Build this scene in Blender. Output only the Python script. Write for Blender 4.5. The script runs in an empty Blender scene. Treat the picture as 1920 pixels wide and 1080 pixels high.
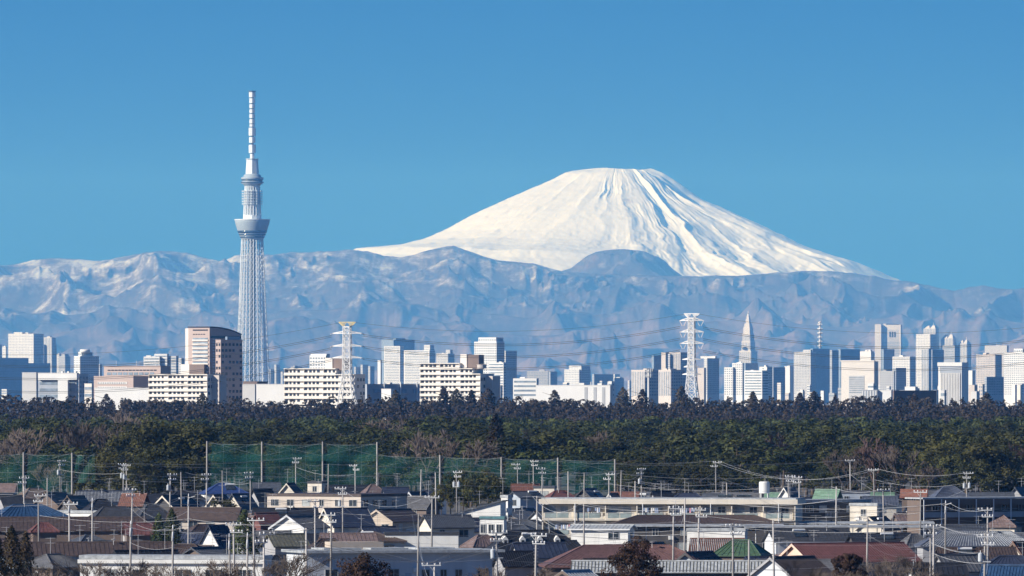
import bpy, bmesh, math, random
import numpy as np
from mathutils import Vector, Matrix

sc = bpy.context.scene
R = math.radians
# ------------------------------------------------------------------ camera
S = 6.2e-5            # radians per photograph pixel (long telephoto lens)
YH = 735.0            # row of the horizon in the photograph
H = 27.0              # eye height in metres
cam_d = bpy.data.cameras.new('camera'); cam = bpy.data.objects.new('camera', cam_d)
sc.collection.objects.link(cam); sc.camera = cam
cam_d.sensor_width = 36.0; cam_d.lens = 36.0 / (1920 * S)
cam_d.shift_y = (YH - 540) / 1920
cam_d.clip_start = 1.0; cam_d.clip_end = 400000.0
cam.location = (0, 0, H); cam.rotation_euler = (R(90), 0, 0)
# ------------------------------------------------------------------ light
SUN_AZ = 64.0         # degrees to the left of straight-behind the camera
SUN_EL = 27.0
az, el = R(SUN_AZ), R(SUN_EL)
SUNV = Vector((-math.sin(az) * math.cos(el), -math.cos(az) * math.cos(el), math.sin(el)))
w = bpy.data.worlds.new('World'); sc.world = w; w.use_nodes = True
nt = w.node_tree; nt.nodes.clear()
sky = nt.nodes.new('ShaderNodeTexSky'); sky.sky_type = 'NISHITA'; sky.sun_disc = False
sky.sun_elevation = el; sky.sun_rotation = math.atan2(SUNV.x, SUNV.y)
sky.altitude = 1500; sky.air_density = 1.0; sky.dust_density = 0.0; sky.ozone_density = 6.0
# the clear winter sky: the texture is read a little above the true elevation so its pale rim sits below the hills
tc = nt.nodes.new('ShaderNodeTexCoord'); sep = nt.nodes.new('ShaderNodeSeparateXYZ'); comb = nt.nodes.new('ShaderNodeCombineXYZ')
ma = nt.nodes.new('ShaderNodeMath'); ma.operation = 'MULTIPLY_ADD'; ma.inputs[1].default_value = 0.8; ma.inputs[2].default_value = 0.22
nt.links.new(tc.outputs['Generated'], sep.inputs[0])
nt.links.new(sep.outputs[0], comb.inputs[0]); nt.links.new(sep.outputs[1], comb.inputs[1])
nt.links.new(sep.outputs[2], ma.inputs[0]); nt.links.new(ma.outputs[0], comb.inputs[2])
nt.links.new(comb.outputs[0], sky.inputs[0])
mul = nt.nodes.new('ShaderNodeMix'); mul.data_type = 'RGBA'; mul.blend_type = 'MULTIPLY'; mul.inputs[0].default_value = 1.0
mul.inputs[7].default_value = (0.03, 0.64, 1.05, 1)
nt.links.new(sky.outputs[0], mul.inputs[6])
bg = nt.nodes.new('ShaderNodeBackground'); bg.inputs[1].default_value = 0.066
nt.links.new(mul.outputs[2], bg.inputs[0])
wo = nt.nodes.new('ShaderNodeOutputWorld'); nt.links.new(bg.outputs[0], wo.inputs[0])
sun_d = bpy.data.lights.new('sun', 'SUN'); sun = bpy.data.objects.new('sun', sun_d); sc.collection.objects.link(sun)
sun_d.energy = 5.0; sun_d.angle = R(0.53); sun_d.color = (1.0, 0.97, 0.94)
sun.rotation_euler = SUNV.to_track_quat('Z', 'Y').to_euler()
sc.view_settings.view_transform = 'Standard'; sc.view_settings.look = 'None'
sc.view_settings.exposure = 0.35; sc.view_settings.gamma = 1.0
HAZE = dict(density=2.5e-5, color=(0.115, 0.385, 0.92))
sc.cycles.max_bounces = 6; sc.cycles.diffuse_bounces = 3; sc.cycles.transparent_max_bounces = 24
sc.cycles.volume_bounces = 1
sc.cycles.use_denoising = True

# ------------------------------------------------------------------ helpers
def P(x, y, d):
    """photograph pixel at a chosen true distance -> metres"""
    return Vector(((x - 960) * S * d, d, H + (YH - y) * S * d))
def PX(x, d): return (x - 960) * S * d
def PZ(y, d): return H + (YH - y) * S * d
def dist(y, z): return (H - z) / (S * (y - YH))

def link(o, parent=None):
    sc.collection.objects.link(o)
    if parent is not None: o.parent = parent
    return o
def tag(o, label=None, cat=None, group=None, kind=None):
    if label: o['label'] = label
    if cat: o['category'] = cat
    if group: o['group'] = group
    if kind: o['kind'] = kind
    return o
def empty(name, loc=(0, 0, 0), rz=0.0):
    o = bpy.data.objects.new(name, None); o.empty_display_size = 0.5
    o.location = loc; o.rotation_euler = (0, 0, rz); return link(o)

class MB:
    """collects boxes, prisms, tubes and polygons; build() links them as ONE mesh object"""
    def __init__(s): s.v = []; s.f = []
    def poly(s, pts):
        b = len(s.v); s.v += [tuple(p) for p in pts]; s.f.append(tuple(range(b, b + len(pts)))); return s
    def solid(s, bot, top):
        n = len(bot); b = len(s.v); s.v += [tuple(p) for p in bot] + [tuple(p) for p in top]
        s.f.append(tuple(range(b + n - 1, b - 1, -1))); s.f.append(tuple(range(b + n, b + 2 * n)))
        for i in range(n):
            j = (i + 1) % n; s.f.append((b + i, b + j, b + n + j, b + n + i))
        return s
    def box(s, x0, x1, y0, y1, z0, z1):
        return s.solid([(x0, y0, z0), (x1, y0, z0), (x1, y1, z0), (x0, y1, z0)],
                       [(x0, y0, z1), (x1, y0, z1), (x1, y1, z1), (x0, y1, z1)])
    def prism_y(s, prof, y0, y1):          # profile in (x, z), extruded along y
        return s.solid([(x, y1, z) for x, z in prof], [(x, y0, z) for x, z in prof])
    def prism_x(s, prof, x0, x1):          # profile in (y, z), extruded along x
        return s.solid([(x0, y, z) for y, z in prof], [(x1, y, z) for y, z in prof])
    def tube(s, a, b, r0, r1=None, n=6, cap=True):
        r1 = r0 if r1 is None else r1
        a = Vector(a); b = Vector(b); d = (b - a)
        if d.length < 1e-6: return s
        d.normalize(); u = d.orthogonal().normalized(); w_ = d.cross(u)
        k = len(s.v)
        for c, r in ((a, r0), (b, r1)):
            for i in range(n):
                t = 2 * math.pi * i / n; s.v.append(tuple(c + u * (r * math.cos(t)) + w_ * (r * math.sin(t))))
        for i in range(n):
            j = (i + 1) % n; s.f.append((k + i, k + j, k + n + j, k + n + i))
        if cap:
            s.f.append(tuple(range(k + n - 1, k - 1, -1))); s.f.append(tuple(range(k + n, k + 2 * n)))
        return s
    def path(s, pts, r, n=4):
        for a, b in zip(pts[:-1], pts[1:]): s.tube(a, b, r, n=n, cap=False)
        return s
    def lathe(s, prof, n=32, cx=0, cy=0):  # profile (r, z) bottom to top
        k = len(s.v)
        for r, z in prof:
            for i in range(n):
                t = 2 * math.pi * i / n; s.v.append((cx + r * math.cos(t), cy + r * math.sin(t), z))
        for j in range(len(prof) - 1):
            for i in range(n):
                i2 = (i + 1) % n; a = k + j * n
                s.f.append((a + i, a + i2, a + n + i2, a + n + i))
        s.f.append(tuple(range(k + n - 1, k - 1, -1)))
        s.f.append(tuple(range(k + (len(prof) - 1) * n, k + len(prof) * n)))
        return s
    def mesh(s, name, mat=None, smooth=False):
        me = bpy.data.meshes.new(name); me.from_pydata(s.v, [], s.f)
        if mat: me.materials.append(mat)
        if smooth: me.polygons.foreach_set('use_smooth', [True] * len(me.polygons))
        me.update(); return me
    def build(s, name, mat, parent=None, smooth=False, loc=None):
        o = bpy.data.objects.new(name, s.mesh(name, mat, smooth))
        if loc is not None: o.location = loc
        return link(o, parent)

def np_mesh(name, V, F, mat, smooth=True):
    me = bpy.data.meshes.new(name)
    V = np.asarray(V, np.float32); F = np.asarray(F, np.int32); k = F.shape[1]
    me.vertices.add(len(V)); me.vertices.foreach_set('co', V.ravel())
    me.loops.add(F.size); me.loops.foreach_set('vertex_index', F.ravel())
    me.polygons.add(len(F)); me.polygons.foreach_set('loop_start', np.arange(0, F.size, k, dtype=np.int32))
    me.polygons.foreach_set('use_smooth', np.full(len(F), smooth))
    if mat: me.materials.append(mat)
    me.update(calc_edges=True); me.validate(); return me
def grid_faces(nu, nv, wrap=False):
    i = np.arange(nu if wrap else nu - 1); j = np.arange(nv - 1)
    I, J = np.meshgrid(i, j, indexing='ij'); I2 = (I + 1) % nu
    return np.stack([I * nv + J, I2 * nv + J, I2 * nv + J + 1, I * nv + J + 1], -1).reshape(-1, 4)

_rs = np.random.RandomState(7); _tab = _rs.rand(256, 256)
def vnoise(x, y):
    xi = np.floor(x).astype(int); yi = np.floor(y).astype(int); fx = x - xi; fy = y - yi
    fx = fx * fx * fx * (fx * (fx * 6 - 15) + 10); fy = fy * fy * fy * (fy * (fy * 6 - 15) + 10)
    g = lambda a, b: _tab[a % 256, b % 256]
    return (g(xi, yi) * (1 - fx) + g(xi + 1, yi) * fx) * (1 - fy) + (g(xi, yi + 1) * (1 - fx) + g(xi + 1, yi + 1) * fx) * fy
def fbm(x, y, o=5, gain=0.5):
    r = 0; a = 1; t = 0
    for k in range(o): r = r + a * vnoise(x * 2 ** k + 17.3 * k, y * 2 ** k + 5.1 * k); t += a; a *= gain
    return r / t
def ridged(x, y, o=5, gain=0.5):
    r = 0; a = 1; t = 0
    for k in range(o):
        r = r + a * (1 - np.abs(2 * vnoise(x * 2 ** k + 11.7 * k, y * 2 ** k + 3.9 * k) - 1)); t += a; a *= gain
    return r / t
def interp(x, pts): return np.interp(x, [p[0] for p in pts], [p[1] for p in pts])

# ------------------------------------------------------------------ materials
MATS = {}
def mat(name, col, rough=0.7, var=0.12, scale=1.5, spec=0.3, metal=0.0, bump=0.0, streak=False, rand=0.0):
    """plain painted / weathered surface: base colour broken up by noise in object space"""
    if name in MATS: return MATS[name]
    m = bpy.data.materials.new(name); m.use_nodes = True; n = m.node_tree.nodes; l = m.node_tree.links
    b = n['Principled BSDF']; b.inputs['Roughness'].default_value = rough; b.inputs['Metallic'].default_value = metal
    b.inputs['Specular IOR Level'].default_value = spec
    t = n.new('ShaderNodeTexCoord'); mp = n.new('ShaderNodeMapping'); l.new(t.outputs['Object'], mp.inputs[0])
    mp.inputs['Scale'].default_value = (scale, scale, scale * (0.12 if streak else 1))
    nz = n.new('ShaderNodeTexNoise'); nz.inputs['Scale'].default_value = 1.0; nz.inputs['Detail'].default_value = 6; nz.inputs['Roughness'].default_value = 0.65
    l.new(mp.outputs[0], nz.inputs[0])
    cr = n.new('ShaderNodeValToRGB'); cr.color_ramp.elements[0].position = 0.3; cr.color_ramp.elements[1].position = 0.72
    a = [max(0, c * (1 - var * 1.6)) for c in col]; z = [min(1, c * (1 + var)) for c in col]
    cr.color_ramp.elements[0].color = (*a, 1); cr.color_ramp.elements[1].color = (*z, 1)
    l.new(nz.outputs[0], cr.inputs[0]); out = cr.outputs[0]
    if rand:
        oi = n.new('ShaderNodeObjectInfo'); hs = n.new('ShaderNodeHueSaturation')
        mr = n.new('ShaderNodeMapRange'); mr.inputs[3].default_value = 1 - rand; mr.inputs[4].default_value = 1 + rand
        l.new(oi.outputs['Random'], mr.inputs[0]); l.new(mr.outputs[0], hs.inputs['Value']); l.new(out, hs.inputs['Color']); out = hs.outputs[0]
    l.new(out, b.inputs['Base Color'])
    if bump:
        bp = n.new('ShaderNodeBump'); bp.inputs['Strength'].default_value = bump; bp.inputs['Distance'].default_value = 0.05
        l.new(nz.outputs[0], bp.inputs['Height']); l.new(bp.outputs[0], b.inputs['Normal'])
    MATS[name] = m; return m
def shorten(t, n=9): return ' '.join(t.split()[:n])
def srgb(r, g, b): return tuple(((c / 255) / 12.92 if c <= 10 else ((c / 255 + 0.055) / 1.055) ** 2.4) for c in (r, g, b))

# ------------------------------------------------------------------ ground
m_ground = mat('soil_and_asphalt', (0.125, 0.118, 0.108), 0.95, 0.35, 0.02)
g = MB().poly([(-30000, -2000, 0), (30000, -2000, 0), (30000, 85500, 0), (-30000, 85500, 0)]).build('ground', m_ground)
tag(g, kind='structure')

# ------------------------------------------------------------------ snow volcano
def m_snow():
    m = bpy.data.materials.new('snow'); m.use_nodes = True; n = m.node_tree.nodes; l = m.node_tree.links
    b = n['Principled BSDF']; b.inputs['Roughness'].default_value = 0.85; b.inputs['Specular IOR Level'].default_value = 0.1
    t = n.new('ShaderNodeTexCoord'); mp = n.new('ShaderNodeMapping'); mp.inputs['Scale'].default_value = (0.005, 0.005, 0.002); l.new(t.outputs['Object'], mp.inputs[0])
    nz = n.new('ShaderNodeTexNoise'); nz.inputs['Scale'].default_value = 1; nz.inputs['Detail'].default_value = 8; nz.inputs['Roughness'].default_value = 0.7; l.new(mp.outputs[0], nz.inputs[0])
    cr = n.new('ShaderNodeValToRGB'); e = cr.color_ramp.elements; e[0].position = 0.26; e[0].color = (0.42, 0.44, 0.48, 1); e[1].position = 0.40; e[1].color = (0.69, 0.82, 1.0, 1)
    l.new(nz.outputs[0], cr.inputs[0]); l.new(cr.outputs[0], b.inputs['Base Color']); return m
FD = 80000.0
def build_volcano():
    k = S * FD; xc = 1157.0
    L = [(0, 300), (30, 302), (67, 318), (97, 324), (127, 340), (157, 352), (207, 374), (257, 396), (287, 412), (327, 434), (367, 450), (412, 460), (457, 464), (489, 466), (520, 480), (700, 520)]
    Rr = [(0, 298), (30, 300), (62, 315), (88, 325), (113, 340), (138, 357), (163, 372), (193, 385), (243, 408), (293, 430), (343, 455), (393, 475), (443, 492), (483, 507), (513, 519), (560, 540), (700, 600)]
    top = [(1040, 320), (1085, 318.5), (1100, 318), (1118, 316.5), (1135, 316), (1152, 317.5), (1170, 319), (1186, 318.5), (1198, 320.5), (1210, 318), (1222, 315.5), (1232, 318), (1260, 320)]
    ph = np.concatenate([np.linspace(-math.pi, 0, 760, endpoint=False), np.linspace(0, math.pi, 60, endpoint=False)])
    r = np.concatenate([np.linspace(0, 60, 16, endpoint=False), np.linspace(60, 700, 260)])
    A, Rd = np.meshgrid(ph, r, indexing='ij')
    wr = 0.5 + 0.5 * np.cos(A); wr = wr * wr * (3 - 2 * wr)
    hl = YH - interp(Rd, L); hr = YH - interp(Rd, Rr)
    front = np.clip(-np.sin(A), 0, 1)
    h = hl * (1 - wr) + hr * wr
    # gullies and lava ribs running down the slopes
    aw = A + 0.16 * (fbm(Rd / 150, A * 2 + 40, 3) - 0.5) + 0.07 * (fbm(Rd / 40, A * 7, 4) - 0.5)
    big = ridged(aw * 2.6 + 3.4, Rd / 520 + 2, 2)
    mid = ridged(aw * 6.5 + 9, Rd / 330 + 5, 4)
    fine = ridged(aw * 22 + 1.5, Rd / 160, 4)
    patch = np.clip((fbm(aw * 3 + 60, Rd / 130 + 8, 3) - 0.38) / 0.3, 0, 1)
    side = 0.28 + 0.95 * np.clip((np.cos(A) + 0.22) / 0.6, 0, 1)
    fade = np.clip((Rd - 30) / 110, 0, 1) * np.clip(0.30 + front * 1.4, 0, 1)
    h = h + fade * side * ((big - 0.75) * 40 + (mid - 0.7) * 20 * (0.25 + 0.75 * patch) + (fine - 0.6) * 5.5 * patch)
    X = Rd * np.cos(A); Y = Rd * np.sin(A)
    h = h + 2.2 * (fbm(X / 12, Y / 12, 5) - 0.5) * np.clip(Rd / 60, 0, 1)
    tl = YH - interp(X + xc, top) + 0.8 * (fbm(X / 6, Y / 6, 3) - 0.5) + 5 * np.clip((-Y - 10) / 60, -0.3, 0)
    h = np.minimum(h, tl)
    V = np.stack([(xc - 960 + X) * k, FD + Y * k, H + h * k], -1).reshape(-1, 3)
    V[:, 2] = np.maximum(V[:, 2], -0.5)
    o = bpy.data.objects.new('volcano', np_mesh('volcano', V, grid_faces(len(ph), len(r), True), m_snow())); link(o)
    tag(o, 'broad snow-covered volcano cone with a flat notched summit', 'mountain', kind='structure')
build_volcano()

# ------------------------------------------------------------------ hill ranges
def m_hills(name='winter_forest_hills', snow=0.0):
    m = bpy.data.materials.new(name); m.use_nodes = True; n = m.node_tree.nodes; l = m.node_tree.links
    b = n['Principled BSDF']; b.inputs['Roughness'].default_value = 0.95; b.inputs['Specular IOR Level'].default_value = 0.05
    t = n.new('ShaderNodeTexCoord')
    mp = n.new('ShaderNodeMapping'); mp.inputs['Scale'].default_value = (0.0037, 0.0037, 0.0052); l.new(t.outputs['Object'], mp.inputs[0])
    nz = n.new('ShaderNodeTexNoise'); nz.inputs['Scale'].default_value = 1; nz.inputs['Detail'].default_value = 9; nz.inputs['Roughness'].default_value = 0.78; nz.inputs['Distortion'].default_value = 0.3; l.new(mp.outputs[0], nz.inputs[0])
    # snow lies in patches, more of it high up and to the left; the lower woods are coloured paler, standing in for haze that thickens low down
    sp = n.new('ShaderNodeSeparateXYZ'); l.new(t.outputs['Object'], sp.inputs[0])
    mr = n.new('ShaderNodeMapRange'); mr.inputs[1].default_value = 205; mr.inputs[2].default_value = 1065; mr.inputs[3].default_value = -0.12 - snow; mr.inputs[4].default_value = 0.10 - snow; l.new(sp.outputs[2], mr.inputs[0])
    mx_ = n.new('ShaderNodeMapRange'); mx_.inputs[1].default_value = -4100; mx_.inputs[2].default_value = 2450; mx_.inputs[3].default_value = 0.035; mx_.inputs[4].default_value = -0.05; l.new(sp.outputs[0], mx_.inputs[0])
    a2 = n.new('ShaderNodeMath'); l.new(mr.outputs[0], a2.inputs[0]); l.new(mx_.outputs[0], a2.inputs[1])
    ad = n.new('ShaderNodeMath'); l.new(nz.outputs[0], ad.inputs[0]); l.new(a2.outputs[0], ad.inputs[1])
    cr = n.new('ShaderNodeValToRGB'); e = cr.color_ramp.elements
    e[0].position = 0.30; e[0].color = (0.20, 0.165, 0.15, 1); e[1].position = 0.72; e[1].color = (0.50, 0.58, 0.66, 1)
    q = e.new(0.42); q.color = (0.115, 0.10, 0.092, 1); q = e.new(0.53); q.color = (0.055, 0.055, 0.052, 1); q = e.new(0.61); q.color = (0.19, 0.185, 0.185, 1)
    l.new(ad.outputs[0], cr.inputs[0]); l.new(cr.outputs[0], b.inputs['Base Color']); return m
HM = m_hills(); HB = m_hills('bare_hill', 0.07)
RIDGE = [(-400, 505), (-200, 500), (-60, 503), (0, 498), (30, 495), (60, 488), (100, 484), (150, 487), (190, 489), (230, 482), (270, 474), (310, 470), (350, 474), (390, 485), (415, 491), (440, 479), (470, 474), (500, 476), (520, 478), (545, 472), (580, 473), (610, 471), (660, 468), (690, 472), (720, 480), (745, 482), (770, 480), (800, 470), (830, 464), (850, 460), (870, 468), (900, 478), (935, 488), (975, 492), (1000, 494), (1040, 505), (1060, 510), (1110, 513), (1200, 516), (1300, 518), (1400, 516), (1450, 512), (1500, 508), (1550, 508), (1600, 512), (1640, 518), (1660, 523), (1700, 527), (1750, 537), (1790, 545), (1810, 540), (1840, 535), (1870, 540), (1900, 543), (1920, 540), (2000, 548), (2150, 538), (2350, 550)]
def multi(x, y, o=6, gain=0.55, off=0.92):
    """ridged multifractal: branching, sharp-crested spurs"""
    r = 0; a = 1.0; wgt = 1.0; t = 0
    for k in range(o):
        n = off - np.abs(2 * vnoise(x * 2.03 ** k + 13.1 * k, y * 2.03 ** k + 7.7 * k) - 1); n = np.clip(n, 0, 1) ** 1.6 * wgt
        wgt = np.clip(n * 1.8, 0, 1); r = r + n * a; t += a; a *= gain
    return r / t
def build_range(name, label, crest, u0, u1, nu, dc, depth, nv, seed, spur, size, slope, hm=None):
    """a range whose crest stands at distance dc; its front falls toward the plain in branching spurs, true to scale"""
    u = np.linspace(u0, u1, nu); q = np.linspace(0, 1, nv) ** 1.25 * depth; U, Q = np.meshgrid(u, q, indexing='ij')
    k = S * dc; X = (U - 960) * k
    top = (YH - crest(U + 110 * (fbm(X / 1600 + seed, Q / 1100 + 4, 4) - 0.5) * np.clip(Q / 500, 0, 1))) * k
    wx = X + 0.55 * size * (fbm(X / size / 1.7 + seed, Q / size / 1.7, 3) - 0.5) * 2; wq = Q + 0.45 * size * (fbm(X / size / 1.3 + 31, Q / size / 1.3 + seed, 3) - 0.5) * 2
    m = multi(wx / size + seed * 3.1, wq / size + seed * 1.7)
    wide = fbm(X / (size * 3.2) + seed, Q / (size * 3.2) + 9, 2)
    fall = slope * Q * (0.55 + 0.9 * wide) + 0.10 * slope * Q * Q / depth
    on = np.clip(Q / (0.45 * size), 0, 1); on = on * on * (3 - 2 * on)
    Z = top - fall + on * spur * (m - 0.30) * np.clip(1.25 - 0.55 * Q / depth, 0, 2)
    Z = np.minimum(Z, top * (1 - 0.00003 * Q) - 0.012 * Q)
    D = dc - Q
    XYZ = np.stack([(U - 960) * S * D, D, np.maximum(H + Z, -0.5)], -1)
    back = np.stack([(u - 960) * S * (dc + 600), np.full(nu, dc + 600.0), np.full(nu, -0.5)], -1)
    XYZ = np.concatenate([back[:, None, :], XYZ], 1)
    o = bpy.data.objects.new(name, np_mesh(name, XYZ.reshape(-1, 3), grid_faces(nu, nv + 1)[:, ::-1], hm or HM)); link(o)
    tag(o, label, 'hills', kind='structure')
def crest0(U): return interp(U, RIDGE) + 1.5 * (fbm(U / 13, U * 0 + 2, 4) - 0.5) * 2
def crest_n(frac, amp, sd):
    def f(U):
        h = (YH - interp(U + 40 * sd, RIDGE)) * frac; r = multi(U / 190 + sd * 5.3, U * 0 + sd, 5) - 0.35
        return YH - np.clip(h + amp * r * 1.7 + amp * 0.5 * (fbm(U / 400 + sd, U * 0, 2) - 0.5), 6, YH - interp(U, RIDGE) - 8)
    return f
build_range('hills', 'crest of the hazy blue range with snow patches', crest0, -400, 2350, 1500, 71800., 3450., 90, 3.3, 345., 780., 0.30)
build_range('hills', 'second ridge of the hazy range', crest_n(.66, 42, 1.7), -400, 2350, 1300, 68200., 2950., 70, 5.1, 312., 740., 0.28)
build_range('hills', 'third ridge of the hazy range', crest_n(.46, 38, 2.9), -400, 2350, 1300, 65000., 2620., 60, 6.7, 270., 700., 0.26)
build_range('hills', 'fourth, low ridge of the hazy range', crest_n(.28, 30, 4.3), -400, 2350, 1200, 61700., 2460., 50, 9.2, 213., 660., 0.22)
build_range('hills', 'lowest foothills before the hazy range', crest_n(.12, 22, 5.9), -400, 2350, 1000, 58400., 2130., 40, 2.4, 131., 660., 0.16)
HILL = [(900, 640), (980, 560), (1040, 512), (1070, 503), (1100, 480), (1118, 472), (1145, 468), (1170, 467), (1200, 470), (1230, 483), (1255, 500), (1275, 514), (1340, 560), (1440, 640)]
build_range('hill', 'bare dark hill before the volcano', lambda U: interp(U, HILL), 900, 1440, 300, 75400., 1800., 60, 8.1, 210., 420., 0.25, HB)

# ------------------------------------------------------------------ haze
def build_haze():
    m = bpy.data.materials.new('haze_air'); m.use_nodes = True; n = m.node_tree.nodes; l = m.node_tree.links
    n.remove(n['Principled BSDF']); out = n['Material Output']
    pv = n.new('ShaderNodeVolumePrincipled')
    pv.inputs['Color'].default_value = (*HAZE['color'], 1); pv.inputs['Density'].default_value = HAZE['density']
    pv.inputs['Absorption Color'].default_value = (1, 1, 1, 1); pv.inputs['Anisotropy'].default_value = 0.0
    pv.inputs['Density Attribute'].default_value = ''; pv.inputs['Color Attribute'].default_value = ''
    l.new(pv.outputs[0], out.inputs['Volume'])
    o = MB().box(-31000, 31000, -2500, 86000, -1.0, 2160).build('haze', m); tag(o, 'thin blue winter haze', 'haze', kind='stuff')
build_haze()

# ================================================================== broadcasting tower
m_tower = mat('tower_white_steel', (0.68, 0.75, 0.80), 0.5, 0.04, 0.05)
m_tcore = mat('tower_core_grey', (0.16, 0.20, 0.24), 0.6, 0.08, 0.05)
m_tglass = mat('tower_deck_glass', (0.05, 0.09, 0.13), 0.15, 0.2, 0.1, spec=0.6)
m_tdeck = mat('tower_deck_panel', (0.36, 0.44, 0.50), 0.4, 0.06, 0.05)
def build_tower():
    d = 18000.0; k = S * d; base = empty('broadcasting_tower', (PX(473, d), d, 0))
    tag(base, 'very tall white lattice broadcasting tower with two round observation decks', 'tower')
    Z = lambda y: PZ(y, d)
    half = [(441, 20), (447, 20), (460, 20.5), (500, 22), (600, 26), (712, 31), (745, 33), (800, 36)]
    zt = Z(447)
    def ring(z, n, ph0=0.0):
        y = YH - (z - H) / k; r = interp(y, half) * k; t = max(0.0, 1 - z / 300.0) * 0.20
        out = []
        for i in range(n):
            a = 2 * math.pi * i / n + ph0
            rr = r * (1 + t * math.cos(3 * (a + 0.35)) * 0.6)
            out.append(Vector((rr * math.cos(a), rr * math.sin(a), z)))
        return out
    n = 22; lev = np.linspace(0, zt, 30); rings = [ring(z, n) for z in lev]
    for i in range(n):
        mb = MB()
        for j in range(len(lev) - 1): mb.tube(rings[j][i], rings[j + 1][i], 0.95, 0.85, n=6, cap=False)
        mb.build('lattice_column', m_tower, base)
    br = MB()
    for j in range(len(lev) - 1):
        for i in range(n):
            a = rings[j]; b = rings[j + 1]; i2 = (i + 1) % n
            br.tube(b[i], b[i2], 0.42, n=4, cap=False)
            br.tube(a[i], b[i2], 0.5, n=4, cap=False)
    tag(br.build('lattice_brace', m_tower, base), kind='stuff')
    MB().lathe([(7.5, 0), (6.5, Z(411)), (6.0, Z(350))], 20).build('core_shaft', m_tcore, base, True)
    D1 = [(20, 450), (22, 446.5), (24, 442), (26, 437), (28.5, 430.5), (31, 422), (32.3, 417), (33, 412.8), (32.2, 411.6), (17, 411.2)]
    dk = MB().lathe([(r * k, Z(y)) for r, y in D1], 48).build('lower_deck', m_tdeck, base, True)
    for ya, yb in ((437.5, 432.5), (441.5, 439), (446, 443.5)):
        ra = interp(-ya, [(-y, r) for r, y in D1[:6]]) * k + 0.5; rb = interp(-yb, [(-y, r) for r, y in D1[:6]]) * k + 0.5
        MB().lathe([(ra, Z(ya)), (rb, Z(yb))], 48).build('window_band', m_tglass, dk, True)
    MB().lathe([(33.2 * k, Z(413.2)), (33.8 * k, Z(412.6)), (33.8 * k, Z(411.2)), (32.0 * k, Z(411.0))], 48).build('deck_rim', m_tower, dk)
    MB().lathe([(17.2 * k, Z(411.4)), (17.2 * k, Z(404.5)), (16.6 * k, Z(403))], 12).build('collar', m_tower, base)
    n2 = 18; lv = [Z(y) for y in np.linspace(404, 347, 9)]
    def r2(z): return interp((z - lv[0]) / (lv[-1] - lv[0]), [(0, 16.2), (1, 13.5)]) * k
    for i in range(n2):
        a = 2 * math.pi * i / n2; c, s_ = math.cos(a), math.sin(a)
        MB().tube((r2(lv[0]) * c, r2(lv[0]) * s_, lv[0]), (r2(lv[-1]) * c, r2(lv[-1]) * s_, lv[-1]), 1.0, n=6).build('upper_column', m_tower, base)
    br = MB()
    for j in range(len(lv) - 1):
        for i in range(n2):
            a = 2 * math.pi * i / n2; b = 2 * math.pi * (i + 1) / n2; p, q = r2(lv[j]), r2(lv[j + 1])
            br.tube((q * math.cos(a), q * math.sin(a), lv[j + 1]), (q * math.cos(b), q * math.sin(b), lv[j + 1]), .5, n=4, cap=False)
            br.tube((p * math.cos(a), p * math.sin(a), lv[j]), (q * math.cos(b), q * math.sin(b), lv[j + 1]), .55, n=4, cap=False)
            br.tube((p * math.cos(b), p * math.sin(b), lv[j]), (q * math.cos(a), q * math.sin(a), lv[j + 1]), .55, n=4, cap=False)
    tag(br.build('upper_brace', m_tower, base), kind='stuff')
    for y in (358.5, 363.2, 368.0, 372.8, 377.8, 382.5):
        m = MB(); z = Z(y); m.lathe([(14.5 * k, z - .5), (18.5 * k, z - .5), (18.5 * k, z + .5), (14.5 * k, z + .5)], 24)
        for i in range(12):
            a = 2 * math.pi * i / 12; m.tube((18.5 * k * math.cos(a), 18.5 * k * math.sin(a), z - 1.1), (18.5 * k * math.cos(a), 18.5 * k * math.sin(a), z + 1.3), 1.5, n=6)
        m.build('antenna_ring', m_tower, base)
    D2 = [(13.5, 349.5), (15.5, 347.5), (17, 345.5), (21, 343.5), (20.8, 340.6), (18.5, 339.8), (20.3, 337), (21.3, 334), (21.0, 332.8), (16.4, 331.5), (16, 328.4), (13.4, 326.6), (11.5, 325.8)]
    d2 = MB().lathe([(r * k, Z(y)) for r, y in D2], 40).build('upper_deck', m_tdeck, base, True)
    MB().lathe([(21.2 * k, Z(343.0)), (21.3 * k, Z(341.0))], 40).build('window_band', m_tglass, d2, True)
    MB().lathe([(19.4 * k, Z(339)), (20.7 * k, Z(336.2))], 40).build('window_band', m_tglass, d2, True)
    MB().lathe([(12.5 * k, Z(326.4)), (10.8 * k, Z(299.5)), (12.4 * k, Z(298.6)), (12.4 * k, Z(297.6))], 8).build('antenna_base', m_tower, base)
    MB().lathe([(2.9 * k, Z(298)), (2.5 * k, Z(171))], 12).build('antenna_mast', m_tcore, base, True)
    for y0, y1, r in ((297, 288.5, 4.2), (287, 271.5, 6.6), (268, 257, 6.0), (254.5, 239.5, 6.7), (237.5, 233, 5.2), (231.5, 223.5, 5.4), (221.5, 214, 5.4), (212, 205, 5.4), (203, 195.5, 5.4), (193.5, 184.5, 5.6), (182.5, 173, 6.2)):
        MB().lathe([(r * k, Z(y0)), (r * k, Z(y1))], 8).build('antenna_section', m_tower, base)
    MB().lathe([(6.4 * k, Z(172.6)), (7.4 * k, Z(170.2))], 12).build('mast_head', m_tcore, base)
build_tower()

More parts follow.
